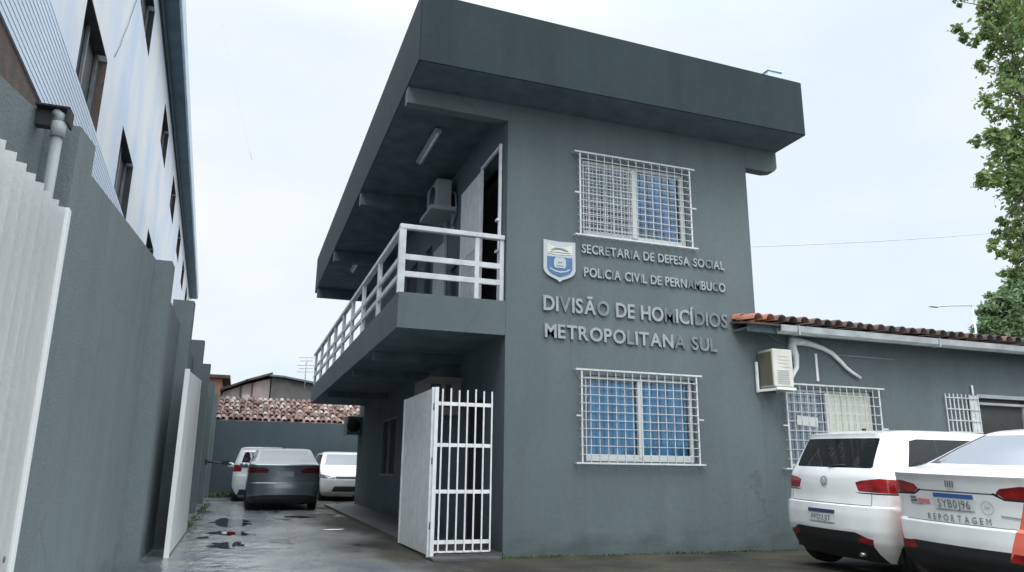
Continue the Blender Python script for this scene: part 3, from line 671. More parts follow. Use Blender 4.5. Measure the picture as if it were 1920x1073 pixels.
mb = MB(); mb.prism([(-0.185, 0.24), (-0.10, 0.205), (0, 0.19), (0.10, 0.205), (0.185, 0.24), (0.185, 0.10), (0.0, 0.085), (-0.185, 0.10)], 'y', -0.036, -0.0305)
mb.done('upper_band', G['bcream'], bd)
mb = MB(); mb.prism([(-0.13, 0.155), (-0.07, 0.185), (0.05, 0.18), (0.13, 0.15), (0.12, 0.14), (0.0, 0.16), (-0.12, 0.14)], 'y', -0.04, -0.0365); mb.prism([(-0.15, 0.115), (0.15, 0.115), (0.15, 0.122), (-0.15, 0.122)], 'y', -0.04, -0.0365)
mb.done('band_relief', G['tarnish'], bd)
mb = MB(); mb.prism([(-0.075, -0.10), (0.075, -0.10), (0.09, -0.06), (0.085, 0.02), (0.05, 0.05), (-0.05, 0.05), (-0.085, 0.02), (-0.09, -0.06)], 'y', -0.042, -0.0365); mb.prism([(-0.02, 0.045), (0.02, 0.045), (0.02, 0.065), (-0.02, 0.065)], 'y', -0.042, -0.0365); mb.done('emblem', G['bsilver'], bd)
mb = MB()
mb.prism([(-0.15, -0.10), (-0.08, -0.135), (0.0, -0.145), (0.08, -0.135), (0.15, -0.10), (0.15, -0.118), (0.08, -0.153), (0, -0.165), (-0.08, -0.153), (-0.15, -0.118)], 'y', -0.040, -0.0365)
mb.done('ribbon', G['bsilver'], bd)
mb = MB(); mb.box(-0.03, 0.03, -0.045, -0.0425, -0.03, -0.015); mb.box(-0.045, 0.045, -0.045, -0.0425, -0.075, -0.065); mb.done('emblem_relief', G['tarnish'], bd)

# roof-top tank cap
mb = MB(); mb.box(0, 0.24, 0, 0.3, 0, 0.13, 0.01); mb.box(-0.02, 0.26, -0.02, 0.32, 0.131, 0.15, 0.005); o = mb.done('roof_vent', G['eave_light']); o.location = (3.98, -0.62, 6.89)
setp(o, 'small pale box on top of the flat roof near its right end', 'vent')

# ------------------------------------------------------------------ left boundary wall
F = empty('boundary_wall', (-4.05, 0, 0), 0, 'long grey boundary wall with projecting pillars along the left of the alley', 'wall')
def wseg(y0, y1, z0, z1, x=0.0, t=0.15):
    mb = MB(); mb.prism([(y0, -0.1), (y1, -0.1), (y1, z1), (y0, z0)], 'x', x-t, x); return mb
mb = wseg(-12, -5.37, 1.25, 2.56, -0.05); mb.done('wall_panel', G['fence'], F)
mb = wseg(-5.0, -1.35, 2.55, 2.97); mb.done('wall_panel', G['fence'], F)
prevy = -1.0
PIL = [(-5.36, -5.0, 2.55, 2.60), (-1.35, -1.02, 2.96, 2.98), (2.10, 2.42, 3.29, 3.31), (5.75, 6.05, 3.31, 3.32), (9.3, 9.6, 3.33, 3.34), (13.6, 13.9, 3.38, 3.39), (17.2, 17.5, 3.38, 3.39)]
for (a, b_, za, zb) in PIL:
    mb = MB(); mb.prism([(a, -0.1), (b_, -0.1), (b_, zb), (a, za)], 'x', -0.12, 0.15 if a > -2 else 0.09)
    mb.done('pillar', G['fence'], F)
for i in range(1, len(PIL)-1):
    wseg(PIL[i][1], PIL[i+1][0], 2.92, 2.96).done('wall_panel', G['fence'], F)
wseg(PIL[-1][1], 19.0, 2.95, 2.95).done('wall_panel', G['fence'], F)

P = empty('downpipe', (-4.0, -5.56, 0), 0, 'grey downpipe with socket on the boundary wall beside the first pillar', 'pipe')
mb = MB(); mb.tube([(0, 0, 0), (0, 0, 2.40)], 0.022, 14); mb.done('pipe', G['pvc'], P)
mb = MB(); mb.tube([(0, 0, 2.401), (0, 0, 2.47)], 0.029, 14); mb.tube([(0, 0.0, 2.471), (0, 0, 2.50), (-0.02, 0.01, 2.52)], 0.022, 12); mb.done('socket', G['lampw'], P)
mb = MB(); mb.box(-0.10, 0.036, -0.02, 0.07, 2.535, 2.545, 0.002); mb.box(0.026, 0.036, -0.02, 0.07, 2.47, 2.534); mb.box(-0.10, -0.04, 0.02, 0.07, 2.46, 2.534); mb.done('cover', G['black'], P)

# corrugated white gate folded against the wall (near left)
CG = empty('corrugated_gate', (-3.88, -5.72, 0), 0, 'tall white folded sheet gate with sawtooth top at the near left edge', 'gate')
G['gatepaint'] = mat('gate_white', (0.90, 0.91, 0.88), 0.55, col2=(0.78, 0.80, 0.79), scale=2.2, stretch=(1, 1, 0.3), bump=0.1)
mb = MB(); prev = None; n = 16
pts = []
for k in range(n):
    y = -0.02 - k*0.118
    pts += [(0.028, y), (0.0, y-0.022), (0.028, y-0.118+0.0)]
pts2 = []
for k in range(n):
    y = -0.03 - k*0.118
    pts2 += [(0.0, y), (-0.036, y-0.030)]
pts2 = [(0.0 if i % 2 == 0 else -0.042, -0.03 - (i//2)*0.118 - (0.025 if i % 2 else 0)) for i in range(2*n)]
lo = [mb.bm.verts.new((x, y, 0.06)) for x, y in pts2]; hi = [mb.bm.verts.new((x, y, 2.03 - 0.075*abs(y))) for x, y in pts2]
for i in range(len(pts2)-1): mb.bm.faces.new((lo[i], lo[i+1], hi[i+1], hi[i]))
bmesh.ops.solidify(mb.bm, geom=mb.bm.faces[:], thickness=0.002)
mb.done('panel', G['gatepaint'], CG)
mb = MB(); mb.box(-0.02, 0.012, -0.028, 0.02, 0.04, 2.03, 0.003); mb.done('frame', G['gatepaint'], CG)
mb = MB()
for z in (0.60, 0.68): mb.lathe([(0.012, 0.004), (0.012, 0.001)], 'x', (0.0, -0.1, z), 10)
mb.done('bolt', G['tarnish2'], CG)

# white flat gate leaf standing against the wall further on
WG = empty('flat_gate_leaf', (-3.775, 0.85, 0), 0, 'flat pale grey-white gate leaf standing open against the boundary wall midway along the alley', 'gate')
mb = MB(); mb.prism([(0.0, 0.03), (3.45, 0.06), (2.95, 2.36), (0.0, 2.16)], 'x', -0.04, 0.0); mb.done('panel', G['gatepaint'], WG)
mb = MB(); mb.box(-0.05, 0.006, -0.045, -0.002, 0.0, 2.18); mb.done('frame', G['gatepaint'], WG)

# back wall
BW = empty('end_wall', (0, 19.0, 0), 0, 'plain grey wall closing the far end of the alley', 'wall')
mb = MB(); mb.box(-4.2, 8.0, 0.0, 0.2, 0, 2.64); mb.done('wall_panel', G['endwall'], BW)
SH = empty('tiled_shed', (-1.6, 19.25, 0), 0, 'low shed with a patchy pale and brown clay tile roof behind the end wall', 'shed')
def ch(c, r_): 
    q = random.random(); return 1 if q < 0.42 else 0
mb = MB(); tiles(mb, -2.6, 4.4, -0.10, 2.68, 0.42, 0.16, 6, pitch=0.20, rad=0.085, jit=0.03, choose=ch)
mb.prism([(-0.12, 2.60), (2.45, 3.58), (2.45, 3.62), (-0.12, 2.66)], 'x', -2.6, 4.4, mi=0)
mb.done('tiled_roof', [G['tile'], G['tile_pale']], SH)
mb = MB(); mb.box(-2.5, 4.3, 0.1, 5.0, 0, 2.55); mb.done('wall', G['grey_render'], SH)

# houses behind
def house(name, loc, label, wallm, roofm, w, d, hw, prof, front_m=None):
    H = empty(name, loc, 0, label, 'house', 'houses beyond the end wall')
    mb = MB(); mb.prism(prof, 'y', 0.0, d); mb.done('wall', wallm, H)
    return H
H1 = house('orange_house', (-5.4, 28.0, 0), 'small orange rendered house just above the left end of the end wall', G['orange_house'], None, 0, 4, 0, [(0, 0), (1.28, 0), (1.28, 5.05), (0, 5.05)])
mb = MB(); mb.box(-0.3, 1.62, -0.3, 4.3, 5.055, 5.20); mb.done('roof', G['tile_wing'], H1)
mb = MB(); mb.box(1.22, 1.42, -0.02, -0.003, 2.5, 4.5); mb.done('pilaster', G['pink_house'], H1)
H2 = house('gabled_house', (-4.1, 26.5, 0), 'pinkish house with a stepped brown roof behind the tiled shed', G['pink_house'], None, 0, 5, 0, [(0.1, 0), (2.05, 0), (2.05, 5.0), (1.15, 4.72), (1.1, 4.72), (0.1, 4.30)])
mb = MB()
for (xa, za, xb, zb) in ((-0.02, 4.33, 1.08, 4.80), (1.0, 4.78, 2.12, 5.16)):
    mb.prism([(xa, za), (xb, zb), (xb, zb+0.09), (xa, za+0.09)], 'y', -0.35, 5.2)
mb.done('roof', G['tile_wing'], H2)
mb = MB(); mb.box(0.80, 0.88, -0.05, -0.002, 3.4, 4.6); mb.box(1.28, 1.34, -0.05, -0.002, 3.4, 4.75); mb.done('post', G['brick'], H2)
mb = MB(); mb.box(0.92, 1.24, -0.03, -0.002, 4.02, 4.22); mb.done('window', G['frame'], H2)
H3 = house('grey_house', (-2.0, 26.4, 0), 'bare grey rendered house with low sloping roof beside the pinkish house', G['grey_render'], None, 0, 5, 0, [(0, 0), (3.6, 0), (3.6, 4.5), (1.6, 4.84), (0.5, 5.02), (0, 5.05)])
mb = MB(); mb.prism([(-0.1, 5.07), (0.5, 5.045), (1.6, 4.865), (3.8, 4.5), (3.8, 4.58), (1.6, 4.95), (0.5, 5.12), (-0.1, 5.15)], 'y', -0.25, 5.1); mb.done('roof', G['tarnish2'], H3)
# television antenna near the balcony end
AN = empty('tv_antenna', (-0.58, 26.0, 4.5), 0, 'thin television antenna standing on the grey house roof by the balcony end', 'antenna')
mb = MB(); mb.tube([(0, 0, -0.1), (0, 0, 1.5)], 0.02, 6); mb.done('mast', G['pvc'], AN)
mb = MB()
for z, l in ((1.45, 0.35), (1.3, 0.28), (1.1, 0.4), (0.95, 0.3), (0.8, 0.36)): mb.tube([(-l, 0, z), (l, 0.05, z+0.04)], 0.014, 5)
mb.tube([(0, -0.4, 1.2), (0, 0.4, 1.2)], 0.014, 5)
mb.done('element', G['pvc'], AN)

# ------------------------------------------------------------------ tall neighbour building
N = empty('apartment_block', (-5.25, 0, 0), R(1.9), 'tall white rendered building with pale blue siding and dark eave over the boundary wall', 'building')
low = [(-0.25, 1.5), (3.6, 5.45), (9.35, 11.3), (14.6, 16.4), (19.5, 21.4), (24.6, 26.4), (29.6, 31.4)]
up = [(-0.6, 1.2), (3.5, 5.4), (9.4, 11.3), (14.3, 16.3), (19.4, 21.3), (24.4, 26.3), (29.4, 31.3)]
holes = [(a, b_, 5.32, 6.40) for a, b_ in low] + [(a, b_, 8.62, 9.62) for a, b_ in up]
mb = MB(); mb.wallholes('x', 0.0, -0.25, (-12, 34.6), (5.26, 10.3), holes)
mb.box(-8, -0.251, 34.3, 34.6, 0, 10.3)
mb.done('wall', G['nwall'], N)
mb = MB(); mb.box(-0.25, 0.0, -12, 34.6, 0.0, 4.40); mb.done('brick_base', G['brick'], N)
mb = MB(); bm = mb.bm
nr = 15; z0_, z1_ = 4.35, 5.30; prof = []
for k in range(nr):
    z = z0_ + (z1_-z0_)*k/nr; dz = (z1_-z0_)/nr
    prof += [(0.020, z), (0.016, z+dz*0.86), (0.013, z+dz*0.90)]
a = [bm.verts.new((x, -12, z)) for x, z in prof]; b_ = [bm.verts.new((x, 34.6, z)) for x, z in prof]
for i in range(len(prof)-1): bm.faces.new((a[i], b_[i], b_[i+1], a[i+1]))
bm.faces.new((bm.verts.new((-0.02, -12, z1_)), bm.verts.new((-0.02, 34.6, z1_)), b_[-1], a[-1])); bm.faces.new((bm.verts.new((-0.02, -12, z0_)), bm.verts.new((-0.02, 34.6, z0_)), b_[0], a[0]))
mb.done('siding', G['siding'], N)
for (a, b_, c_, d_) in holes:
    mb = MB(); mb.box(-0.16, -0.14, a+.002, b_-.002, c_+.002, d_-.002); wq = mb.done('window', G['black'], N)
    mb = MB(); mb.box(-0.135, -0.10, b_-0.16, b_-0.02, c_+.004, d_-.004); mb.box(-0.135, -0.10, a+0.02, b_-0.165, c_+.004, c_+0.07); mb.box(-0.135, -0.10, (a+b_)/2-0.03, (a+b_)/2+0.03, c_+.075, d_-.004); mb.done('frame', G['tarnish'], wq)
    mb = MB(); mb.box(-0.139, -0.001, a+.003, b_-.17, d_-.012, d_-.003); mb.done('lintel', G['doordark'], wq)
    mb = MB(); mb.box(-0.24, 0.0, b_-0.004, b_-0.001, c_+.01, d_-.01); mb.done('jamb', G['brick'] if a < 0 else G['doordark'], wq)
mb = MB(); mb.box(-8.5, 0.36, -12, 34.9, 10.1, 10.22); mb.box(0.05, 0.09, -12, 34.85, 10.02, 10.098)
mb.done('eave', G['eave'], N)
mb = MB(); mb.box(0.362, 0.42, -12, 34.9, 10.12, 10.62, 0.01); mb.done('gutter', G['eave_light'], N)
mb = MB(); mb.prism([(0.36, 10.23), (-4.5, 11.5), (-8.5, 10.23)], 'y', -12, 34.7); mb.done('roof', G['eave'], N)
# exposed wires on its wall near the first windows
mb = MB()
mb.tube([(0.01, 1.9, 6.7), (0.03, 2.1, 7.0), (0.015, 2.3, 7.25), (0.03, 2.5, 7.6), (0.02, 2.65, 7.8), (0.01, 3.2, 8.6)], 0.006, 5)
mb.done('cable', G['tarnish'], N)

# ------------------------------------------------------------------ cars
def interp(tab, z, c):
    if z <= tab[0][0]: return tab[0][c]
    for i in range(len(tab)-1):
        a, b_ = tab[i], tab[i+1]
        if z <= b_[0]:
            t = (z-a[0])/(b_[0]-a[0]); return a[c] + (b_[c]-a[c])*t
    return tab[-1][c]
def surf_rear(tab, bow, y, z): 
    return interp(tab, z, 1) + bow * (abs(y)/0.8)**2.2 * 1.0
TAGS = ['paint', 'glass', 'tail', 'black', 'seam', 'red', 'lampg', 'trim']
def car_body(tab, bow, L):
    """z-level loft: each level is a rounded plan outline with a bowed tail and nose"""
    bm = bmesh.new(); rings = []
    zs = []
    for i in range(len(tab)-1):
        a, b_ = tab[i], tab[i+1]; k = max(1, int(round((b_[0]-a[0])/0.03)))
        jump = max(abs(b_[1]-a[1]), abs(b_[2]-a[2])); k = max(k, int(jump/0.12))
        for j in range(k): zs.append(a[0]+(b_[0]-a[0])*j/k)
    zs.append(tab[-1][0])
    NR, NC, NS = 16, 8, 44
    for z in zs:
        xr, xf, hw, cr_ = (interp(tab, z, c) for c in (1, 2, 3, 4)); cr_ = min(cr_, hw*0.9, (xf-xr)*0.45)
        pts = []
        def bowr(y): return bow*(abs(y)/0.8)**2.2
        # tail, from -y to +y
        for i in range(NR+1):
            y = -(hw-cr_) + 2*(hw-cr_)*i/NR; pts.append((xr+bowr(y), y))
        b0 = bowr(hw-cr_)
        for i in range(1, NC):
            a = math.pi/2*i/NC; pts.append((xr+b0+cr_-cr_*math.cos(a)*1.0, hw-cr_+cr_*math.sin(a)))
        for i in range(NS+1):
            t = i/NS; x = (xr+b0+cr_) + ((xf-b0*1.3-cr_)-(xr+b0+cr_))*t; pts.append((x, hw*(1-0.018*(2*t-1)**2)if z > 0.3 else hw))
        c2 = cr_
        hwf = pts[-1][1]
        for i in range(1, NC):
            a = math.pi/2*i/NC; pts.append((xf-b0*1.3-c2+c2*math.sin(a), hwf-c2+c2*math.cos(a)))
        for i in range(NR+1):
            y = (hw-cr_) - 2*(hw-cr_)*i/NR; pts.append((xf-1.3*bowr(y), y))
        half = pts
        mir = [(p[0], -p[1]) for p in half]
        n1 = NR+NC
        # assemble ring: tail(-y..+y), left corner, left side, front corner, front, then mirrored side back
        ring = list(half)
        side = half[NR+1: NR+NC+NS+1+NC-1]   # corner+side+corner on +y
        ring += [(p[0], -p[1]) for p in reversed(side)]
        rings.append([bm.verts.new((x, y, z)) for x, y in ring])
    for i in range(len(rings)-1):
        n = len(rings[i])
        for k in range(n): bm.faces.new((rings[i][k], rings[i+1][k], rings[i+1][(k+1) % n], rings[i][(k+1) % n]))
    bm.faces.new(rings[-1]); bot = bm.faces.new(rings[0][::-1]); bot.material_index = 3
    bmesh.ops.recalc_face_normals(bm, faces=bm.faces[:])
    return bm
def cut(bm, planes, tag, only=None, delete=False):
    """planes: list of (point, inward normal); splits faces on the boundary of the convex region and tags the inside"""
    planes = [(Vector(p), Vector(n).normalized()) for p, n in planes]
    def cand():
        r_ = []
        for f in bm.faces:
            ok = True
            for p, n in planes:
                if all((v.co-p).dot(n) < 1e-6 for v in f.verts): ok = False; break
            if ok and (only is None or f.material_index in only): r_.append(f)
        return r_
    for p, n in planes:
        fs = cand()
        if not fs: return
        geom = list(set(fs) | {e for f in fs for e in f.edges} | {v for f in fs for v in f.verts})
        bmesh.ops.bisect_plane(bm, geom=geom, plane_co=p, plane_no=n, dist=1e-5)
    ins = [f for f in bm.faces if (only is None or f.material_index in only) and all((f.calc_center_median()-p).dot(n) > -1e-6 for p, n in planes)]
    if delete: bmesh.ops.delete(bm, geom=ins, context='FACES')
    else:
        for f in ins: f.material_index = TAGS.index(tag)
def poly_planes(pts, ax):
    """convex polygon in (y,z) 'yz' or (x,z) 'xz'"""
    cx = sum(p[0] for p in pts)/len(pts); cz = sum(p[1] for p in pts)/len(pts); out = []
    for i in range(len(pts)):
        a, b_ = pts[i], pts[(i+1) % len(pts)]
        nx, nz = -(b_[1]-a[1]), b_[0]-a[0]
        if (cx-a[0])*nx + (cz-a[1])*nz < 0: nx, nz = -nx, -nz
        out.append(((0, a[0], a[1]), (0, nx, nz)) if ax == 'yz' else ((a[0], 0, a[1]), (nx, 0, nz)))
    return out
def XP(x, s): return ((x, 0, 0), (s, 0, 0))
def YP(y, s): return ((0, y, 0), (0, s, 0))
def mirror(pts): return [(-p[0], p[1]) for p in pts]

def build_car(name, label, tab, bow, L, wheels, wr, paint, loc, yaw, roll, cuts, glassm, sedan=False, tailm=None, arch=1.0, group=None):
    root = empty(name, loc, 0, label, 'car', group)
    root.rotation_euler = (roll, 0, math.pi/2 - yaw)
    bm = car_body(tab, bow, L)
    for (tag, planes, only) in cuts: cut(bm, planes, tag, only)
    for wx in wheels:
        pts = [(wx+math.cos(2*math.pi*k/20)*wr*1.13*arch, wr+math.sin(2*math.pi*k/20)*wr*1.13*arch) for k in range(20)]
        for s in (1, -1): cut(bm, poly_planes(pts, 'xz') + [YP(0.5*s, s)], None, delete=True)
    mats = {'paint': paint, 'glass': glassm, 'tail': tailm or G['tail'], 'black': G['black'], 'seam': G['seam'], 'red': G['livery'], 'lampg': G['headlamp'], 'trim': G['chrome']}
    names = {'paint': 'body', 'glass': 'window', 'tail': 'tail_light', 'black': 'bumper_trim', 'seam': 'panel_gap', 'red': 'livery_stripe', 'lampg': 'headlight', 'trim': 'grille'}
    # separate by tag, and into connected pieces for windows and lamps
    for ti, tag in enumerate(TAGS):
        fs = [f for f in bm.faces if f.material_index == ti]
        if not fs: continue
        groups = [fs]
        if tag in ('glass', 'tail', 'lampg', 'red', 'seam'):
            seen = set(); groups = []
            fset = set(fs)
            for f in fs:
                if f in seen: continue
                st = [f]; seen.add(f); g = []
                while st:
                    q = st.pop(); g.append(q)
                    for e in q.edges:
                        for h in e.link_faces:
                            if h in fset and h not in seen: seen.add(h); st.append(h)
                if sum(q.calc_area() for q in g) > 0.0008: groups.append(g)
        for g in groups:
            nb = bmesh.new(); vm = {}
            for f in g:
                vs = []
                for v in f.verts:
                    if v not in vm: vm[v] = nb.verts.new(v.co)
                    vs.append(vm[v])
                try: nf = nb.faces.new(vs)
                except ValueError: continue
                nf.smooth = True
            if tag in ('glass',):
                nb.normal_update()
            me = bpy.data.meshes.new(names[tag]); nb.to_mesh(me); nb.free()
            nm = names[tag]
            o = link(nm, me, mats[tag], root, smooth=True)
    bm.free()
    hw = interp(tab, 0.6, 3)
    for wx in wheels:
        for s in (1, -1):
            mb = MB(); yo = s*(hw-0.02); yi = s*(hw-0.21)
            mb.lathe([(wr*0.66, yi), (wr*0.93, yi), (wr, yi+s*0.03), (wr, yo-s*0.03), (wr*0.94, yo), (wr*0.70, yo), (wr*0.66, yo-s*0.02)], 'y', (wx, 0, wr), 30)
            ty = mb.done('wheel', G['rubber'], root)
            mb = MB(); mb.lathe([(wr*0.64, yo-s*0.06), (wr*0.70, yo-s*0.015), (wr*0.66, yo-s*0.008), (wr*0.60, yo-s*0.03)], 'y', (wx, 0, wr), 30)
            for k in range(5):
                a = 2*math.pi*k/5; rot = Matrix.Rotation(a, 3, 'Y')
                mb.box(wx-0.03, wx+0.03, min(yo-s*0.035, yo-s*0.012), max(yo-s*0.035, yo-s*0.012), wr+0.0, wr+wr*0.64, rot=rot, piv=(wx, 0, wr))
            mb.lathe([(0.05, yo-s*0.04), (0.045, yo-s*0.006)], 'y', (wx, 0, wr), 14)
            mb.done('rim', G['rim'], ty)
    # dark wheel housings and floor
    for wx in wheels:
        for s in (1, -1):
            mb = MB(); n = 16; A = []; Bq = []
            for k in range(n+1):
                a = math.pi*k/n*1.2 - 0.3; x = wx+math.cos(a)*wr*1.14*arch; z = wr+math.sin(a)*wr*1.14*arch
                A.append(mb.bm.verts.new((x, s*(hw-0.03), z))); Bq.append(mb.bm.verts.new((x, s*0.5, z)))
            for k in range(n): mb.bm.faces.new((A[k], A[k+1], Bq[k+1], Bq[k]))
            mb.bm.faces.new(Bq)
            mb.done('wheel_housing', G['black'], root)
    # door mirrors
    zb = 1.02
    for s in (1, -1):
        xm = wheels[1] - 0.55 if False else L*0.66
        mb = MB(); y = s*(interp(tab, zb, 3)+0.07)
        bmesh.ops.create_uvsphere(mb.bm, u_segments=14, v_segments=9, radius=0.5, matrix=Matrix.Translation((xm, y+s*0.03, zb+0.02)) @ Matrix.Diagonal((0.13, 0.22, 0.15, 1)))
        mb.box(xm-0.02, xm+0.03, min(y-s*0.1, y), max(y-s*0.1, y), zb-0.05, zb-0.02)
        mb.done('mirror', paint, root, smooth=True)
    return root

G['carwhite'] = mat('white_car_paint', (0.80, 0.82, 0.82), 0.3, coat=0.8, spec=0.5, col2=(0.70, 0.71, 0.69), scale=2.5, detail=10, lo=0.25, hi=0.5)
G['cargrey'] = mat('dark_grey_car_paint', (0.19, 0.225, 0.24), 0.3, metal=0.7, coat=0.8)
G['carglass'] = mat('tinted_glass', (0.012, 0.014, 0.015), 0.05, ior=1.5)
G['skyglass'] = mat('reflective_glass', (0.44, 0.46, 0.51), 0.07, metal=0.85, coat=0.5)
G['dullglass'] = mat('dull_reflective_glass', (0.15, 0.16, 0.17), 0.12, metal=0.8, coat=0.3)
G['tail'] = mat('red_lamp_lens', (0.34, 0.012, 0.015), 0.2, coat=0.6, col2=(0.16, 0.006, 0.008), scale=7, stretch=(1, 1, 3))
G['taildark'] = mat('smoked_lamp_lens', (0.09, 0.012, 0.015), 0.15, coat=0.8)
G['seam'] = mat('panel_gap', (0.10, 0.105, 0.11), 0.7)
G['livery'] = mat('orange_red_livery', (0.80, 0.17, 0.11), 0.35, coat=0.5, var=0.15, scale=3)
G['headlamp'] = mat('headlamp_lens', (0.10, 0.11, 0.115), 0.1, coat=1.0)
G['chrome'] = mat('dark_grille', (0.03, 0.035, 0.035), 0.4)
G['rim'] = mat('alloy_rim', (0.35, 0.36, 0.37), 0.35, metal=0.7)
G['plate'] = mat('plate_white', (0.62, 0.65, 0.66), 0.45); G['plateblue'] = mat('plate_blue', (0.04, 0.12, 0.36), 0.45); G['plate_grey'] = mat('plate_grey', (0.34, 0.36, 0.38), 0.45)
G['ink'] = mat('ink_grey', (0.16, 0.18, 0.19), 0.5); G['pink'] = mat('pink_sticker', (0.75, 0.22, 0.28), 0.5); G['platedk'] = mat('plate_band_dark', (0.03, 0.045, 0.10), 0.4)

def on_tail(root, tab, bow, me, name, m, off=0.004):
    """lays a flat (u right, z up) mesh on the curved tail; u right = -y"""
    for v in me.vertices:
        u, z = v.co.x, v.co.y; x = surf_rear(tab, bow, -u, z) - off - v.co.z
        v.co = (x, -u, z)
    bm = bmesh.new(); bm.from_mesh(me); bmesh.ops.recalc_face_normals(bm, faces=bm.faces[:]); bm.to_mesh(me); bm.free()
    me.materials.clear()
    return link(name, me, m, root)
def rect_me(u0, u1, z0, z1, th=0.003, n=8):
    bm = bmesh.new()
    g = [[bm.verts.new((u0+(u1-u0)*i/n, z, t)) for i in range(n+1)] for z, t in ((z0, 0), (z0, th), (z1, th), (z1, 0))]
    for a in range(3):
        for i in range(n): bm.faces.new((g[a][i], g[a][i+1], g[a+1][i+1], g[a+1][i]))
    for i in (0, n): bm.faces.new([g[a][i] for a in range(4)])
    me = bpy.data.meshes.new('r'); bm.to_mesh(me); bm.free(); return me
def text_tail(root, tab, bow, txt, u0, u1, z0, cap, m, name='lettering', bold=0.01, off=0.006, spread=0.12):
    bmA = bmesh.new(); cur = 0; parts = []
    for chx in txt:
        if chx == ' ': cur += 0.35; continue
        me = text_mesh(chx, bold, 0.0); a, b_, c_, d_ = bounds(me); parts.append((me, cur-a)); cur += b_-a+spread
    tot = cur-spread; sx = (u1-u0)/tot; sz = cap/0.73
    for me, off_ in parts:
        for v in me.vertices: v.co = (u0+(v.co.x+off_)*sx, z0+v.co.y*sz, 0.002)
        bmA.from_mesh(me)
    me = bpy.data.meshes.new(name); bmA.to_mesh(me); bmA.free()
    return on_tail(root, tab, bow, me, name, m, off)
def letters_tail(root, tab, bow, txt, u0, u1, z0, cap, m, bold, spread):
    holder = empty('lettering', (0, 0, 0), parent=root); cur = 0; parts = []
    for chx in txt:
        me = text_mesh(chx, bold if chx != 'M' else 0.0, 0.0); a, b_, c_, d_ = bounds(me); parts.append((me, cur-a)); cur += b_-a+spread
    sx = (u1-u0)/(cur-spread)
    for me, off_ in parts:
        for v in me.vertices: v.co = (u0+(v.co.x+off_)*sx, z0+v.co.y*cap/0.73, 0.002)
        on_tail(holder, tab, bow, me, 'letter', m, 0.006)
def disc_me(u, z, r_, th=0.003, n=20, inner=None):
    bm = bmesh.new()
    o_ = [bm.verts.new((u+r_*math.cos(2*math.pi*k/n), z+r_*math.sin(2*math.pi*k/n), th)) for k in range(n)]
    if inner:
        i_ = [bm.verts.new((u+inner*math.cos(2*math.pi*k/n), z+inner*math.sin(2*math.pi*k/n), th)) for k in range(n)]
        for k in range(n): bm.faces.new((o_[k], o_[(k+1) % n], i_[(k+1) % n], i_[k]))
    else: bm.faces.new(o_)
    me = bpy.data.meshes.new('d'); bm.to_mesh(me); bm.free(); return me
def stroke_me(segs, th=0.003):
    bm = bmesh.new()
    for (a, b_, w_) in segs:
        a = Vector((*a, th)); b_ = Vector((*b_, th)); d = (b_-a).normalized(); t = Vector((-d.y, d.x, 0))*w_/2
        bm.faces.new([bm.verts.new(p) for p in (a-t, b_-t, b_+t, a+t)])
    me = bpy.data.meshes.new('s'); bm.to_mesh(me); bm.free(); return me
def quad(p): return p

# ---- white hatchback parked along the facade
HT = [(0.17, .16, 3.70, .74, .26), (0.26, .09, 3.80, .79, .26), (0.36, .03, 3.84, .82, .27), (0.47, .0, 3.85, .83, .28), (0.62, .0, 3.85, .832, .28), (0.71, .012, 3.82, .832, .27), (0.725, .05, 3.80, .828, .25), (0.80, .06, 3.72, .825, .24),
      (0.92, .065, 3.35, .815, .22), (1.00, .075, 3.00, .80, .21), (1.06, .10, 2.90, .785, .20), (1.10, .125, 2.83, .775, .20), (1.20, .175, 2.66, .745, .20), (1.32, .24, 2.45, .705, .19), (1.42, .30, 2.26, .665, .18), (1.45, .30, 2.18, .65, .18), (1.465, .30, 2.10, .635, .18), (1.485, .42, 1.95, .60, .2), (1.505, .60, 1.75, .52, .2), (1.515, .85, 1.5, .38, .15)]
HB = 0.13
side_q = [(0.52, 1.075), (0.50, 1.13), (0.62, 1.39), (0.72, 1.41), (0.94, 1.41), (0.90, 1.06), (0.60, 1.055)]
side_r = [(0.93, 1.06), (0.965, 1.41), (1.56, 1.41), (1.56, 1.06)]
pil_a = [(0.90, 1.06), (0.94, 1.41), (0.965, 1.41), (0.93, 1.06)]
pil_b = [(1.56, 1.06), (1.56, 1.41), (1.61, 1.41), (1.61, 1.06)]
side_f = [(1.61, 1.06), (1.61, 1.41), (2.12, 1.40), (2.55, 1.13), (2.60, 1.06)]
cuts = [('glass', poly_planes([(-.57, 1.10), (-.595, 1.115), (-.565, 1.40), (-.545, 1.415), (.545, 1.415), (.565, 1.40), (.595, 1.115), (.57, 1.10)], 'yz') + [XP(0.6, -1)], None),
        ('glass', poly_planes([(-.60, 1.08), (-.50, 1.41), (.50, 1.41), (.60, 1.08)], 'yz') + [XP(2.0, 1)], None)]
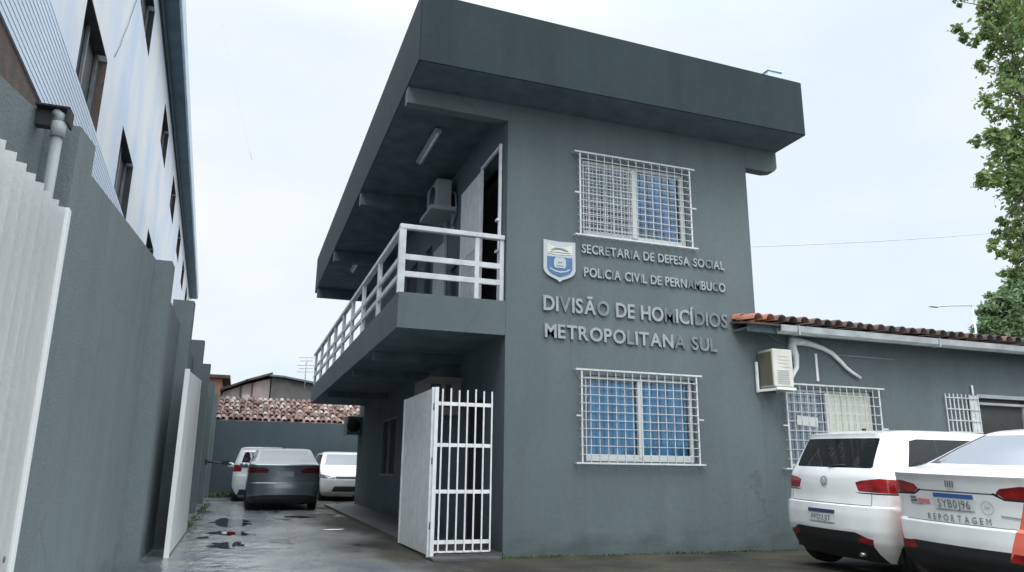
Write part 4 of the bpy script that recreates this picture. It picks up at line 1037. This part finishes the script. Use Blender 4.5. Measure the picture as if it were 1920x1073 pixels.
for s in (1, -1):
    for q in (side_q, side_r, side_f): cuts.append(('glass', poly_planes(q, 'xz') + [YP(0.5*s, s)], [0]))
    for q in (pil_a, pil_b): cuts.append(('black', poly_planes(q, 'xz') + [YP(0.5*s, s)], [0]))
    tl = [(.43, .955), (.47, .865), (.84, .855), (.86, .90), (.84, .99), (.70, 1.00), (.50, .975)]
    cuts.append(('tail', poly_planes(tl if s > 0 else mirror(tl), 'yz') + [XP(0.42, -1)], [0]))
    blk = [(.42, .855), (.48, .843), (.84, .838), (.84, .855)]
    cuts.append(('black', poly_planes(blk if s > 0 else mirror(blk), 'yz') + [XP(0.30, -1)], [0]))
    rf = [(.45, .37), (.62, .33), (.64, .40), (.50, .42)]
    cuts.append(('tail', poly_planes(rf if s > 0 else mirror(rf), 'yz') + [XP(0.5, -1)], [0]))
    sk = [(0.85, 0.17), (2.85, 0.17), (2.85, 0.26), (0.85, 0.26)]
    cuts.append(('black', poly_planes(sk, 'xz') + [YP(0.5*s, s)], [0]))
    for xg in (0.95, 1.58, 2.62):
        cuts.append(('seam', [XP(xg-0.004, 1), XP(xg+0.004, -1), ((0, 0, 0.30), (0, 0, 1)), ((0, 0, 1.05), (0, 0, -1)), YP(0.5*s, s)], [0]))
cuts.append(('black', poly_planes([(-.66, .16), (-.60, .40), (-.45, .455), (.45, .455), (.60, .40), (.66, .16)], 'yz') + [XP(0.5, -1)], [0]))
cuts.append(('seam', [((0, 0, .722), (0, 0, 1)), ((0, 0, .730), (0, 0, -1)), YP(-.62, 1), YP(.62, -1), XP(.5, -1)], [0]))
for s in (1, -1): cuts.append(('seam', [YP(.625*s, -s), YP(.617*s, s), ((0, 0, .73), (0, 0, 1)), ((0, 0, .862), (0, 0, -1)), XP(.5, -1)], [0]))
hat = build_car('parked_hatchback', 'white hatchback with dark rear window parked closest to the facade', HT, HB, 3.85, (0.62, 3.05), 0.295, G['carwhite'],
                (2.92, -2.16, 0.0), R(92.5), R(1.6), cuts, G['carglass'], group=None)
on_tail(hat, HT, HB, disc_me(0.0, 0.955, 0.052, 0.006, 24, 0.042), 'emblem', G['tarnish2'], 0.006)
on_tail(hat, HT, HB, stroke_me([((-.028, .985), (-.008, .955), .008), ((.028, .985), (.008, .955), .008), ((-.036, .965), (-.016, .918), .008), ((-.016, .918), (0, .95), .008), ((0, .95), (.016, .918), .008), ((.016, .918), (.036, .965), .008)], .006), 'emblem_strokes', G['tarnish2'], 0.006)
pl = on_tail(hat, HT, HB, rect_me(-.20, .20, .53, .655), 'number_plate', G['plate'], 0.008)
o = on_tail(hat, HT, HB, rect_me(-.21, .21, .625, .66), 'plate_band', G['platedk'], 0.012); o.parent = pl
o = text_tail(hat, HT, HB, 'PFD2J17', -.15, .15, .545, .062, G['ink'], 'characters', off=0.014); o.parent = pl
mb = MB(); mb.box(0.31, 0.33, -0.10, 0.10, 1.43, 1.452); mb.done('brake_light', G['tail'], hat)
on_tail(hat, HT, HB, stroke_me([((-.58, .855), (-.50, .853), .018)], .003), 'lettering', G['ink'])
mb = MB(); mb.tube([(0.11, -0.02, 1.11), (0.15, -0.25, 1.13)], 0.009, 6); mb.done('wiper', G['black'], hat)
mb = MB(); mb.tube([(0.2, -.45, .24), (0.09, -.45, .235)], 0.02, 10); mb.done('exhaust', G['rim'], hat)

# ---- white press sedan, nearer, cut by the frame
ST = [(0.17, .18, 4.20, .72, .24), (0.27, .06, 4.28, .79, .26), (0.38, .01, 4.33, .82, .27), (0.52, .0, 4.35, .83, .27), (0.63, .005, 4.35, .832, .26), (0.655, .035, 4.34, .83, .25), (0.80, .03, 4.28, .825, .24), (0.91, .015, 4.05, .82, .22), (1.00, .0, 3.60, .81, .22),
      (1.055, -.02, 3.30, .80, .22), (1.075, .0, 3.20, .79, .22), (1.09, .06, 3.12, .785, .2), (1.115, .25, 3.0, .775, .2), (1.135, .33, 2.93, .765, .2), (1.20, .48, 2.80, .735, .2), (1.30, .70, 2.60, .70, .2), (1.40, .94, 2.38, .665, .2), (1.445, 1.06, 2.26, .645, .2), (1.47, 1.18, 2.15, .62, .2), (1.49, 1.38, 2.0, .56, .18), (1.50, 1.55, 1.92, .45, .1)]
SB = 0.12
cuts = [('glass', poly_planes([(-.64, 1.145), (-.55, 1.42), (.55, 1.42), (.64, 1.145)], 'yz') + [XP(1.7, -1)], None),
        ('glass', poly_planes([(-.62, 1.13), (-.50, 1.42), (.50, 1.42), (.62, 1.13)], 'yz') + [XP(2.1, 1)], None)]
for s in (1, -1):
    for q in ([(0.80, 1.10), (1.14, 1.40), (1.72, 1.42), (1.72, 1.10)], [(1.78, 1.10), (1.78, 1.42), (2.26, 1.40), (2.72, 1.14), (2.74, 1.10)]):
        cuts.append(('glass', poly_planes(q, 'xz') + [YP(0.5*s, s)], [0]))
    tl = [(.40, .925), (.46, .885), (.84, .875), (.86, .95), (.84, .99), (.60, .985), (.44, .96)]
    cuts.append(('tail', poly_planes(tl if s > 0 else mirror(tl), 'yz') + [XP(0.42, -1)], [0]))
    blk = [(.38, .925), (.46, .885), (.84, .875), (.84, .858), (.46, .866), (.36, .915)]
    for bq in ([(.38, .925), (.46, .885), (.46, .866), (.36, .912)], [(.46, .885), (.84, .875), (.84, .858), (.46, .866)]):
        cuts.append(('black', poly_planes(bq if s > 0 else mirror(bq), 'yz') + [XP(0.36, -1)], [0]))
    rd = [(.60, .858), (.86, .858), (.88, .38), (.47, .42)] if s < 0 else [(.74, .858), (.86, .858), (.88, .40), (.64, .44)]
    cuts.append(('red', poly_planes([(p[0]*s, p[1]) for p in rd], 'yz') + [XP(0.5, -1)], [0]))
    rf = [(.46, .40), (.80, .38), (.80, .45), (.50, .465)]
    cuts.append(('tail', poly_planes(rf if s > 0 else mirror(rf), 'yz') + [XP(0.6, -1)], [0, 5]))
    for xg in (1.0, 1.75, 2.75): cuts.append(('seam', [XP(xg-0.004, 1), XP(xg+0.004, -1), ((0, 0, 0.30), (0, 0, 1)), ((0, 0, 1.08), (0, 0, -1)), YP(0.5*s, s)], [0]))
cuts.append(('black', poly_planes([(-.9, .16), (-.9, .40), (-.5, .47), (.5, .47), (.9, .40), (.9, .16)], 'yz') + [XP(0.45, -1)], [0]))
cuts.append(('seam', [((0, 0, .646), (0, 0, 1)), ((0, 0, .654), (0, 0, -1)), YP(-.60, 1), YP(.60, -1), XP(.5, -1)], [0]))
cuts.append(('seam', [((0, 0, .905), (0, 0, 1)), ((0, 0, .918), (0, 0, -1)), YP(-.42, 1), YP(.42, -1), XP(.5, -1)], [0]))
sed = build_car('press_sedan', 'white sedan with orange stripes and REPORTAGEM lettering at the lower right corner', ST, SB, 4.35, (0.85, 3.40), 0.30, G['carwhite'],
                (2.70, -4.0, -0.03), R(93), R(1.8), cuts, G['skyglass'])
on_tail(sed, ST, SB, stroke_me([((-.036+i*.024, 1.005), (-.048+i*.024+0.004, .95), .014) for i in range(4)], .005), 'emblem', G['ink'], 0.008)
pl = on_tail(sed, ST, SB, rect_me(-.20, .20, .765, .885), 'number_plate', G['plate'], 0.008)
o = on_tail(sed, ST, SB, rect_me(-.205, .205, .862, .897), 'plate_band', G['plateblue'], 0.012); o.parent = pl
o = text_tail(sed, ST, SB, 'SYB0J96', -.165, .165, .780, .068, G['ink'], 'characters', off=0.014); o.parent = pl
letters_tail(sed, ST, SB, 'REPORTAGEM', -.31, .33, .664, .056, G['ink'], 0.014, 0.42)
on_tail(sed, ST, SB, rect_me(-.42, -.27, .80, .835), 'sticker', G['pink'])
on_tail(sed, ST, SB, stroke_me([((-.52, .84), (-.44, .84), .022), ((-.52, .81), (-.43, .815), .02), ((-.52, .785), (-.36, .785), .006)], .003), 'sticker_print', G['ink'])
on_tail(sed, ST, SB, disc_me(.31, .80, .055, .003, 24, .050), 'round_sticker', G['plate_grey'])
text_tail(sed, ST, SB, 'ON', .285, .335, .787, .03, G['plate_grey'], 'sticker_letters')
on_tail(sed, ST, SB, stroke_me([((.42, .745), (.57, .735), .012)], .004), 'model_badge', G['pvc'])

# ---- far cars in the alley
def sedan_cuts(tailtag='tail'):
    c = [('glass', poly_planes([(-.63, 1.13), (-.54, 1.40), (.54, 1.40), (.63, 1.13)], 'yz') + [XP(1.7, -1)], None), ('glass', poly_planes([(-.62, 1.13), (-.50, 1.42), (.50, 1.42), (.62, 1.13)], 'yz') + [XP(2.1, 1)], None)]
    for s in (1, -1):
        for q in ([(0.80, 1.10), (1.14, 1.40), (1.72, 1.42), (1.72, 1.10)], [(1.78, 1.10), (1.78, 1.42), (2.26, 1.40), (2.72, 1.14), (2.74, 1.10)]): c.append(('glass', poly_planes(q, 'xz') + [YP(0.5*s, s)], [0]))
        tl = [(.36, .93), (.40, .86), (.86, .86), (.86, .985), (.50, .985)]
        c.append((tailtag, poly_planes(tl if s > 0 else mirror(tl), 'yz') + [XP(0.42, -1)], [0]))
    c.append(('black', poly_planes([(-.9, .16), (-.9, .30), (-.5, .36), (.5, .36), (.9, .30), (.9, .16)], 'yz') + [XP(0.45, -1)], [0]))
    return c
FS = [(r_[0]*0.985, r_[1], r_[2], r_[3]*1.02, r_[4]) for r_ in ST]
fs_ = build_car('grey_sedan', 'dark grey sedan seen from behind, parked in the alley', FS, SB, 4.35, (0.85, 3.40), 0.315, G['cargrey'], (-2.03, 10.0, 0.07), R(0), 0, sedan_cuts(), G['dullglass'], tailm=G['taildark'])
on_tail(fs_, FS, SB, rect_me(-.20, .20, .78, .90), 'number_plate', G['plate_grey'], 0.01)
mb = MB(); mb.box(1.42, 1.55, -0.01, 0.01, 1.47, 1.53); mb.done('antenna', G['black'], fs_)
HC = [('glass', poly_planes([(-.60, 1.10), (-.54, 1.41), (.54, 1.41), (.60, 1.10)], 'yz') + [XP(0.6, -1)], None), ('glass', poly_planes([(-.64, 1.07), (-.54, 1.42), (.54, 1.42), (.64, 1.07)], 'yz') + [XP(1.9, 1)], None)]
for s in (1, -1):
    for q in (side_q, side_r, side_f): HC.append(('glass', poly_planes(q, 'xz') + [YP(0.5*s, s)], [0]))
    tl = [(.55, 1.02), (.60, .84), (.86, .84), (.86, 1.04)]
    HC.append(('tail', poly_planes(tl if s > 0 else mirror(tl), 'yz') + [XP(0.40, -1)], [0]))
    hl = [(.40, .70), (.42, .66), (.86, .68), (.86, .80), (.62, .76)]
    HC.append(('lampg', poly_planes(hl if s > 0 else mirror(hl), 'yz') + [XP(3.3, 1)], [0]))
HC.append(('trim', poly_planes([(-.40, .73), (-.38, .66), (.38, .66), (.40, .73)], 'yz') + [XP(3.3, 1)], [0]))
HC.append(('trim', poly_planes([(-.50, .28), (-.42, .44), (.42, .44), (.50, .28)], 'yz') + [XP(3.3, 1)], [0]))
HC.append(('black', poly_planes([(-.66, .16), (-.60, .34), (.60, .34), (.66, .16)], 'yz') + [XP(0.5, -1)], [0]))
SU = [(r_[0]*1.04, r_[1], r_[2], r_[3]*1.0, r_[4]) for r_ in HT]
build_car('white_suv', 'white car mostly hidden behind the grey sedan, its left tail light showing', SU, HB, 3.85, (0.62, 3.05), 0.33, G['carwhite'], (-2.40, 14.75, 0.10), R(0), 0, HC, G['carglass'])
wf = build_car('white_hatchback', 'white hatchback facing the street beside the grey sedan at the alley end', HT, HB, 3.85, (0.62, 3.05), 0.30, G['carwhite'], (0.12, 18.6, 0.10), R(180), 0, HC, G['dullglass'])

# ------------------------------------------------------------------ trees
def leaf_mat(name, c1, c2, c3):
    m = bpy.data.materials.new(name); m.use_nodes = True; n = m.node_tree; b = n.nodes['Principled BSDF']
    g = n.nodes.new('ShaderNodeNewGeometry'); r_ = n.nodes.new('ShaderNodeValToRGB'); r_.color_ramp.interpolation = 'LINEAR'
    e = r_.color_ramp.elements; e[0].color = (*c1, 1); e[0].position = 0; e[1].color = (*c3, 1); e[1].position = 1; k = e.new(0.6); k.color = (*c2, 1)
    k2 = e.new(0.985); k2.color = (*c2, 1); e[-1].color = (0.35, 0.18, 0.05, 1)
    n.links.new(g.outputs['Random Per Island'], r_.inputs[0]); n.links.new(r_.outputs[0], b.inputs['Base Color'])
    b.inputs['Roughness'].default_value = 0.55
    t = n.nodes.new('ShaderNodeBsdfTranslucent'); n.links.new(r_.outputs[0], t.inputs[0]); mxx = n.nodes.new('ShaderNodeMixShader'); mxx.inputs[0].default_value = 0.4
    n.links.new(b.outputs[0], mxx.inputs[1]); n.links.new(t.outputs[0], mxx.inputs[2]); n.links.new(mxx.outputs[0], n.nodes['Material Output'].inputs[0])
    return m
G['leaf'] = leaf_mat('tree_leaves', (0.09, 0.13, 0.05), (0.17, 0.26, 0.085), (0.25, 0.33, 0.15))
G['leafd'] = leaf_mat('far_tree_leaves', (0.10, 0.15, 0.08), (0.16, 0.25, 0.11), (0.22, 0.30, 0.16))
def make_tree(name, loc, label, clumps, nleaf, size, trunk_h, trunk_r, lm, group=None, bias=None):
    """clumps: (x,y,z,r) in local coordinates; boughs run from the trunk to each clump and sprays of leaves hang round them"""
    T = empty(name, loc, 0, label, 'tree', group)
    mb = MB(); mb.tube([(0, 0, -0.2), (0.1, 0, trunk_h*0.35), (-0.1, 0.1, trunk_h*0.7), (0, 0, trunk_h)], [trunk_r, trunk_r*0.8, trunk_r*0.65, trunk_r*0.5], 10)
    big = [c for c in clumps if c[3] >= 0.75]
    for (x, y, z, r_) in clumps:
        if r_ < 0.75:
            q = min(big, key=lambda c: (c[0]-x)**2+(c[1]-y)**2+(c[2]-z)**2)
            mb.tube([(q[0], q[1], q[2]), ((q[0]+x)/2, (q[1]+y)/2, (q[2]+z)/2+0.15), (x, y, z)], [trunk_r*0.09, trunk_r*0.06, trunk_r*0.03], 5); continue
        zs = trunk_h*random.uniform(0.6, 1.0); mid = Vector((x*0.5, y*0.5, zs+(z-zs)*0.4 + random.uniform(-.3, .3)))
        mb.tube([(0, 0, zs), mid, (x, y, z)], [trunk_r*0.35, trunk_r*0.2, trunk_r*0.05], 6)
        for k in range(3):
            d = Vector((random.gauss(0, 1), random.gauss(0, 1), random.gauss(0, .7))).normalized()*r_*0.9
            mb.tube([(x, y, z), Vector((x, y, z))+d*0.5+Vector((0, 0, .1)), Vector((x, y, z))+d], [trunk_r*0.06, trunk_r*0.04, trunk_r*0.02], 4)
    mb.done('trunk', G['bark'], T)
    verts = []; faces = []
    tw = sum(c[3]**1.55 for c in clumps)
    for (x, y, z, r_) in clumps:
        n = int(nleaf*r_**1.55/tw); nsub = max(4, int(n/42))
        subs = []
        for k in range(nsub):
            d = Vector((random.gauss(0, 1), random.gauss(0, 1), random.gauss(0, 0.8))).normalized()*r_*(random.random()**0.45)
            subs.append((Vector((x, y, z))+d, min(0.30, r_*random.uniform(0.16, 0.30))))
        for k in range(n):
            c, rr = random.choice(subs)
            p = c + Vector((random.gauss(0, 1), random.gauss(0, 1), random.gauss(0, 0.8)))*rr*0.85
            s = size*random.uniform(0.45, 1.5); a = Vector((random.gauss(0, 1), random.gauss(0, 1), random.gauss(-0.5, 0.7))).normalized(); b_ = a.orthogonal().normalized()
            b_ = (Matrix.Rotation(random.uniform(0, 6.28), 3, a) @ b_)*s*0.26; a = a*s*0.5; nn = a.cross(b_).normalized()*s*0.06
            i = len(verts); verts += [p-a, p-a*0.2+b_+nn, p+a*0.5+b_*0.7, p+a*1.05, p+a*0.5-b_*0.7, p-a*0.2-b_+nn]
            faces.append((i, i+1, i+2, i+3, i+4, i+5))
    me = bpy.data.meshes.new('crown'); me.from_pydata(verts, [], faces); me.update()
    link('crown', me, lm, T)
    return T
random.seed(21)
def px_at(px, py, y): return ony(px, py, y)
# big tree whose left side hangs into the frame
cl = []
T0 = Vector((27.5, 10.5, 0.05))
for (px, py, r_, y) in ((1880, 30, .95, 9), (1905, 90, 1.1, 9), (1868, 45, .45, 9), (1858, 10, .4, 9), (1888, 150, .6, 9.5), (1915, 180, 1.2, 9), (1905, 232, .6, 9), (1880, 205, .45, 9), (1925, 290, 1.2, 9), (1875, 265, .55, 9), (1912, 300, .6, 9), (1862, 255, .35, 9), (1850, 340, .5, 9), (1885, 330, .7, 9), (1915, 370, .9, 9), (1905, 420, .6, 9), (1880, 425, .35, 9.0), (1915, 465, .6, 9), (1890, 350, .35, 9),
               (1808, 68, .42, 9), (1838, 62, .42, 9), (1858, 58, .35, 9), (1800, 3, .28, 9), (1848, 190, .25, 9), (1843, 120, .3, 9), (1828, 342, .35, 9), (1832, 262, .25, 9), (1862, 452, .25, 9), (1888, 480, .3, 9), (1895, 508, .35, 9), (1920, 500, .4, 9), (1860, 90, .4, 9),
               (2010, 60, 2.0, 10), (2010, 200, 2.0, 10), (2015, 330, 2.0, 10), (1965, 400, 1.0, 9.5), (2080, 100, 2.5, 11), (2080, 300, 2.5, 11), (1990, -80, 2.3, 10), (1900, -60, 1.5, 9.5)):
    p = px_at(px, py, y) - T0; cl.append((p.x, p.y, p.z, r_))
for (px, py, r_) in ((1925, 20, 1.2), (1930, 130, 1.1), (1945, 210, 1.2), (1925, 290, 0.9), (1945, 350, 1.2), (1935, 430, .8), (1895, 70, .8)):
    p = px_at(px, py, 9.5) - T0; cl.append((p.x, p.y, p.z, r_))
make_tree('leafy_tree', T0, 'tall leafy tree whose green branches hang into the top right corner', cl, 30000, 0.19, 9.0, 0.35, G['leaf'])
cl = []; T1_ = Vector((44.5, 24.5, 0.15))
for (px, py, r_) in ((1872, 572, .9), (1855, 590, .7), (1845, 615, .7), (1890, 590, 1.2), (1905, 560, 1.0), (1915, 610, 1.4), (1880, 615, 1.2), (1930, 560, 1.6), (1905, 520, .6), (1960, 600, 2), (1925, 535, .9)):
    p = px_at(px, py, 25) - T1_; cl.append((p.x, p.y, p.z, r_))
make_tree('bushy_tree', T1_, 'darker bushy tree low behind the tiled roof of the wing', cl, 15000, 0.28, 8.5, 0.3, G['leafd'])

# ------------------------------------------------------------------ street light and wires
S = empty('street_light', (33.6, 20.0, 0.14), 0, 'thin street light with long horizontal arm above the wing roof', 'street light')
G['pole'] = mat('weathered_pole', (0.55, 0.57, 0.60), 0.6)
mb = MB(); mb.tube([(0, 0, 0), (0.0, 0, 9.9)], [0.08, 0.05], 8); mb.done('pole', G['pole'], S)
mb = MB(); mb.tube([(0.1, 0, 9.93), (-1.4, 0, 9.80), (-2.6, 0, 9.66)], 0.035, 6); mb.done('arm', G['pole'], S)
mb = MB(); mb.box(-3.1, -2.5, -0.1, 0.1, 9.59, 9.66, 0.03); mb.done('lamp_head', G['pole'], S)
def wire(name, a, b_, sag, rad, label):
    a = Vector(a); b_ = Vector(b_); pts = []
    for i in range(17):
        t = i/16; p = a.lerp(b_, t); p.z -= sag*4*t*(1-t); pts.append(p-a)
    mb = MB(); mb.tube(pts, rad, 5); o = mb.done(name, G['pole']); o.location = a; setp(o, label, 'wire', 'overhead wires'); return o
a, b_ = ony(1400, 463, 16), ony(1872, 436, 20)
wire('overhead_wire', a, b_, 0.1, 0.016, 'thin overhead wire running from the building to the tree')
a, b_ = ony(395, -60, 22), ony(472, 300, 22)
wire('overhead_wire', a, b_, 0.2, 0.010, 'faint overhead wire in the sky left of the roof')

# metal bar sticking out of the boundary wall
mb = MB(); mb.tube([(0, 0, 0), (0.25, 0, -0.01), (0.62, 0.05, -0.05)], 0.022, 8); mb.box(-0.03, 0.03, -0.05, 0.05, -0.07, 0.07); mb.box(0.40, 0.54, -0.03, 0.05, -0.07, 0.03)
o = mb.done('metal_bar', G['black']); o.location = (-3.88, 12.2, 1.18); setp(o, 'short black metal bar projecting from the boundary wall near the parked cars', 'bar')
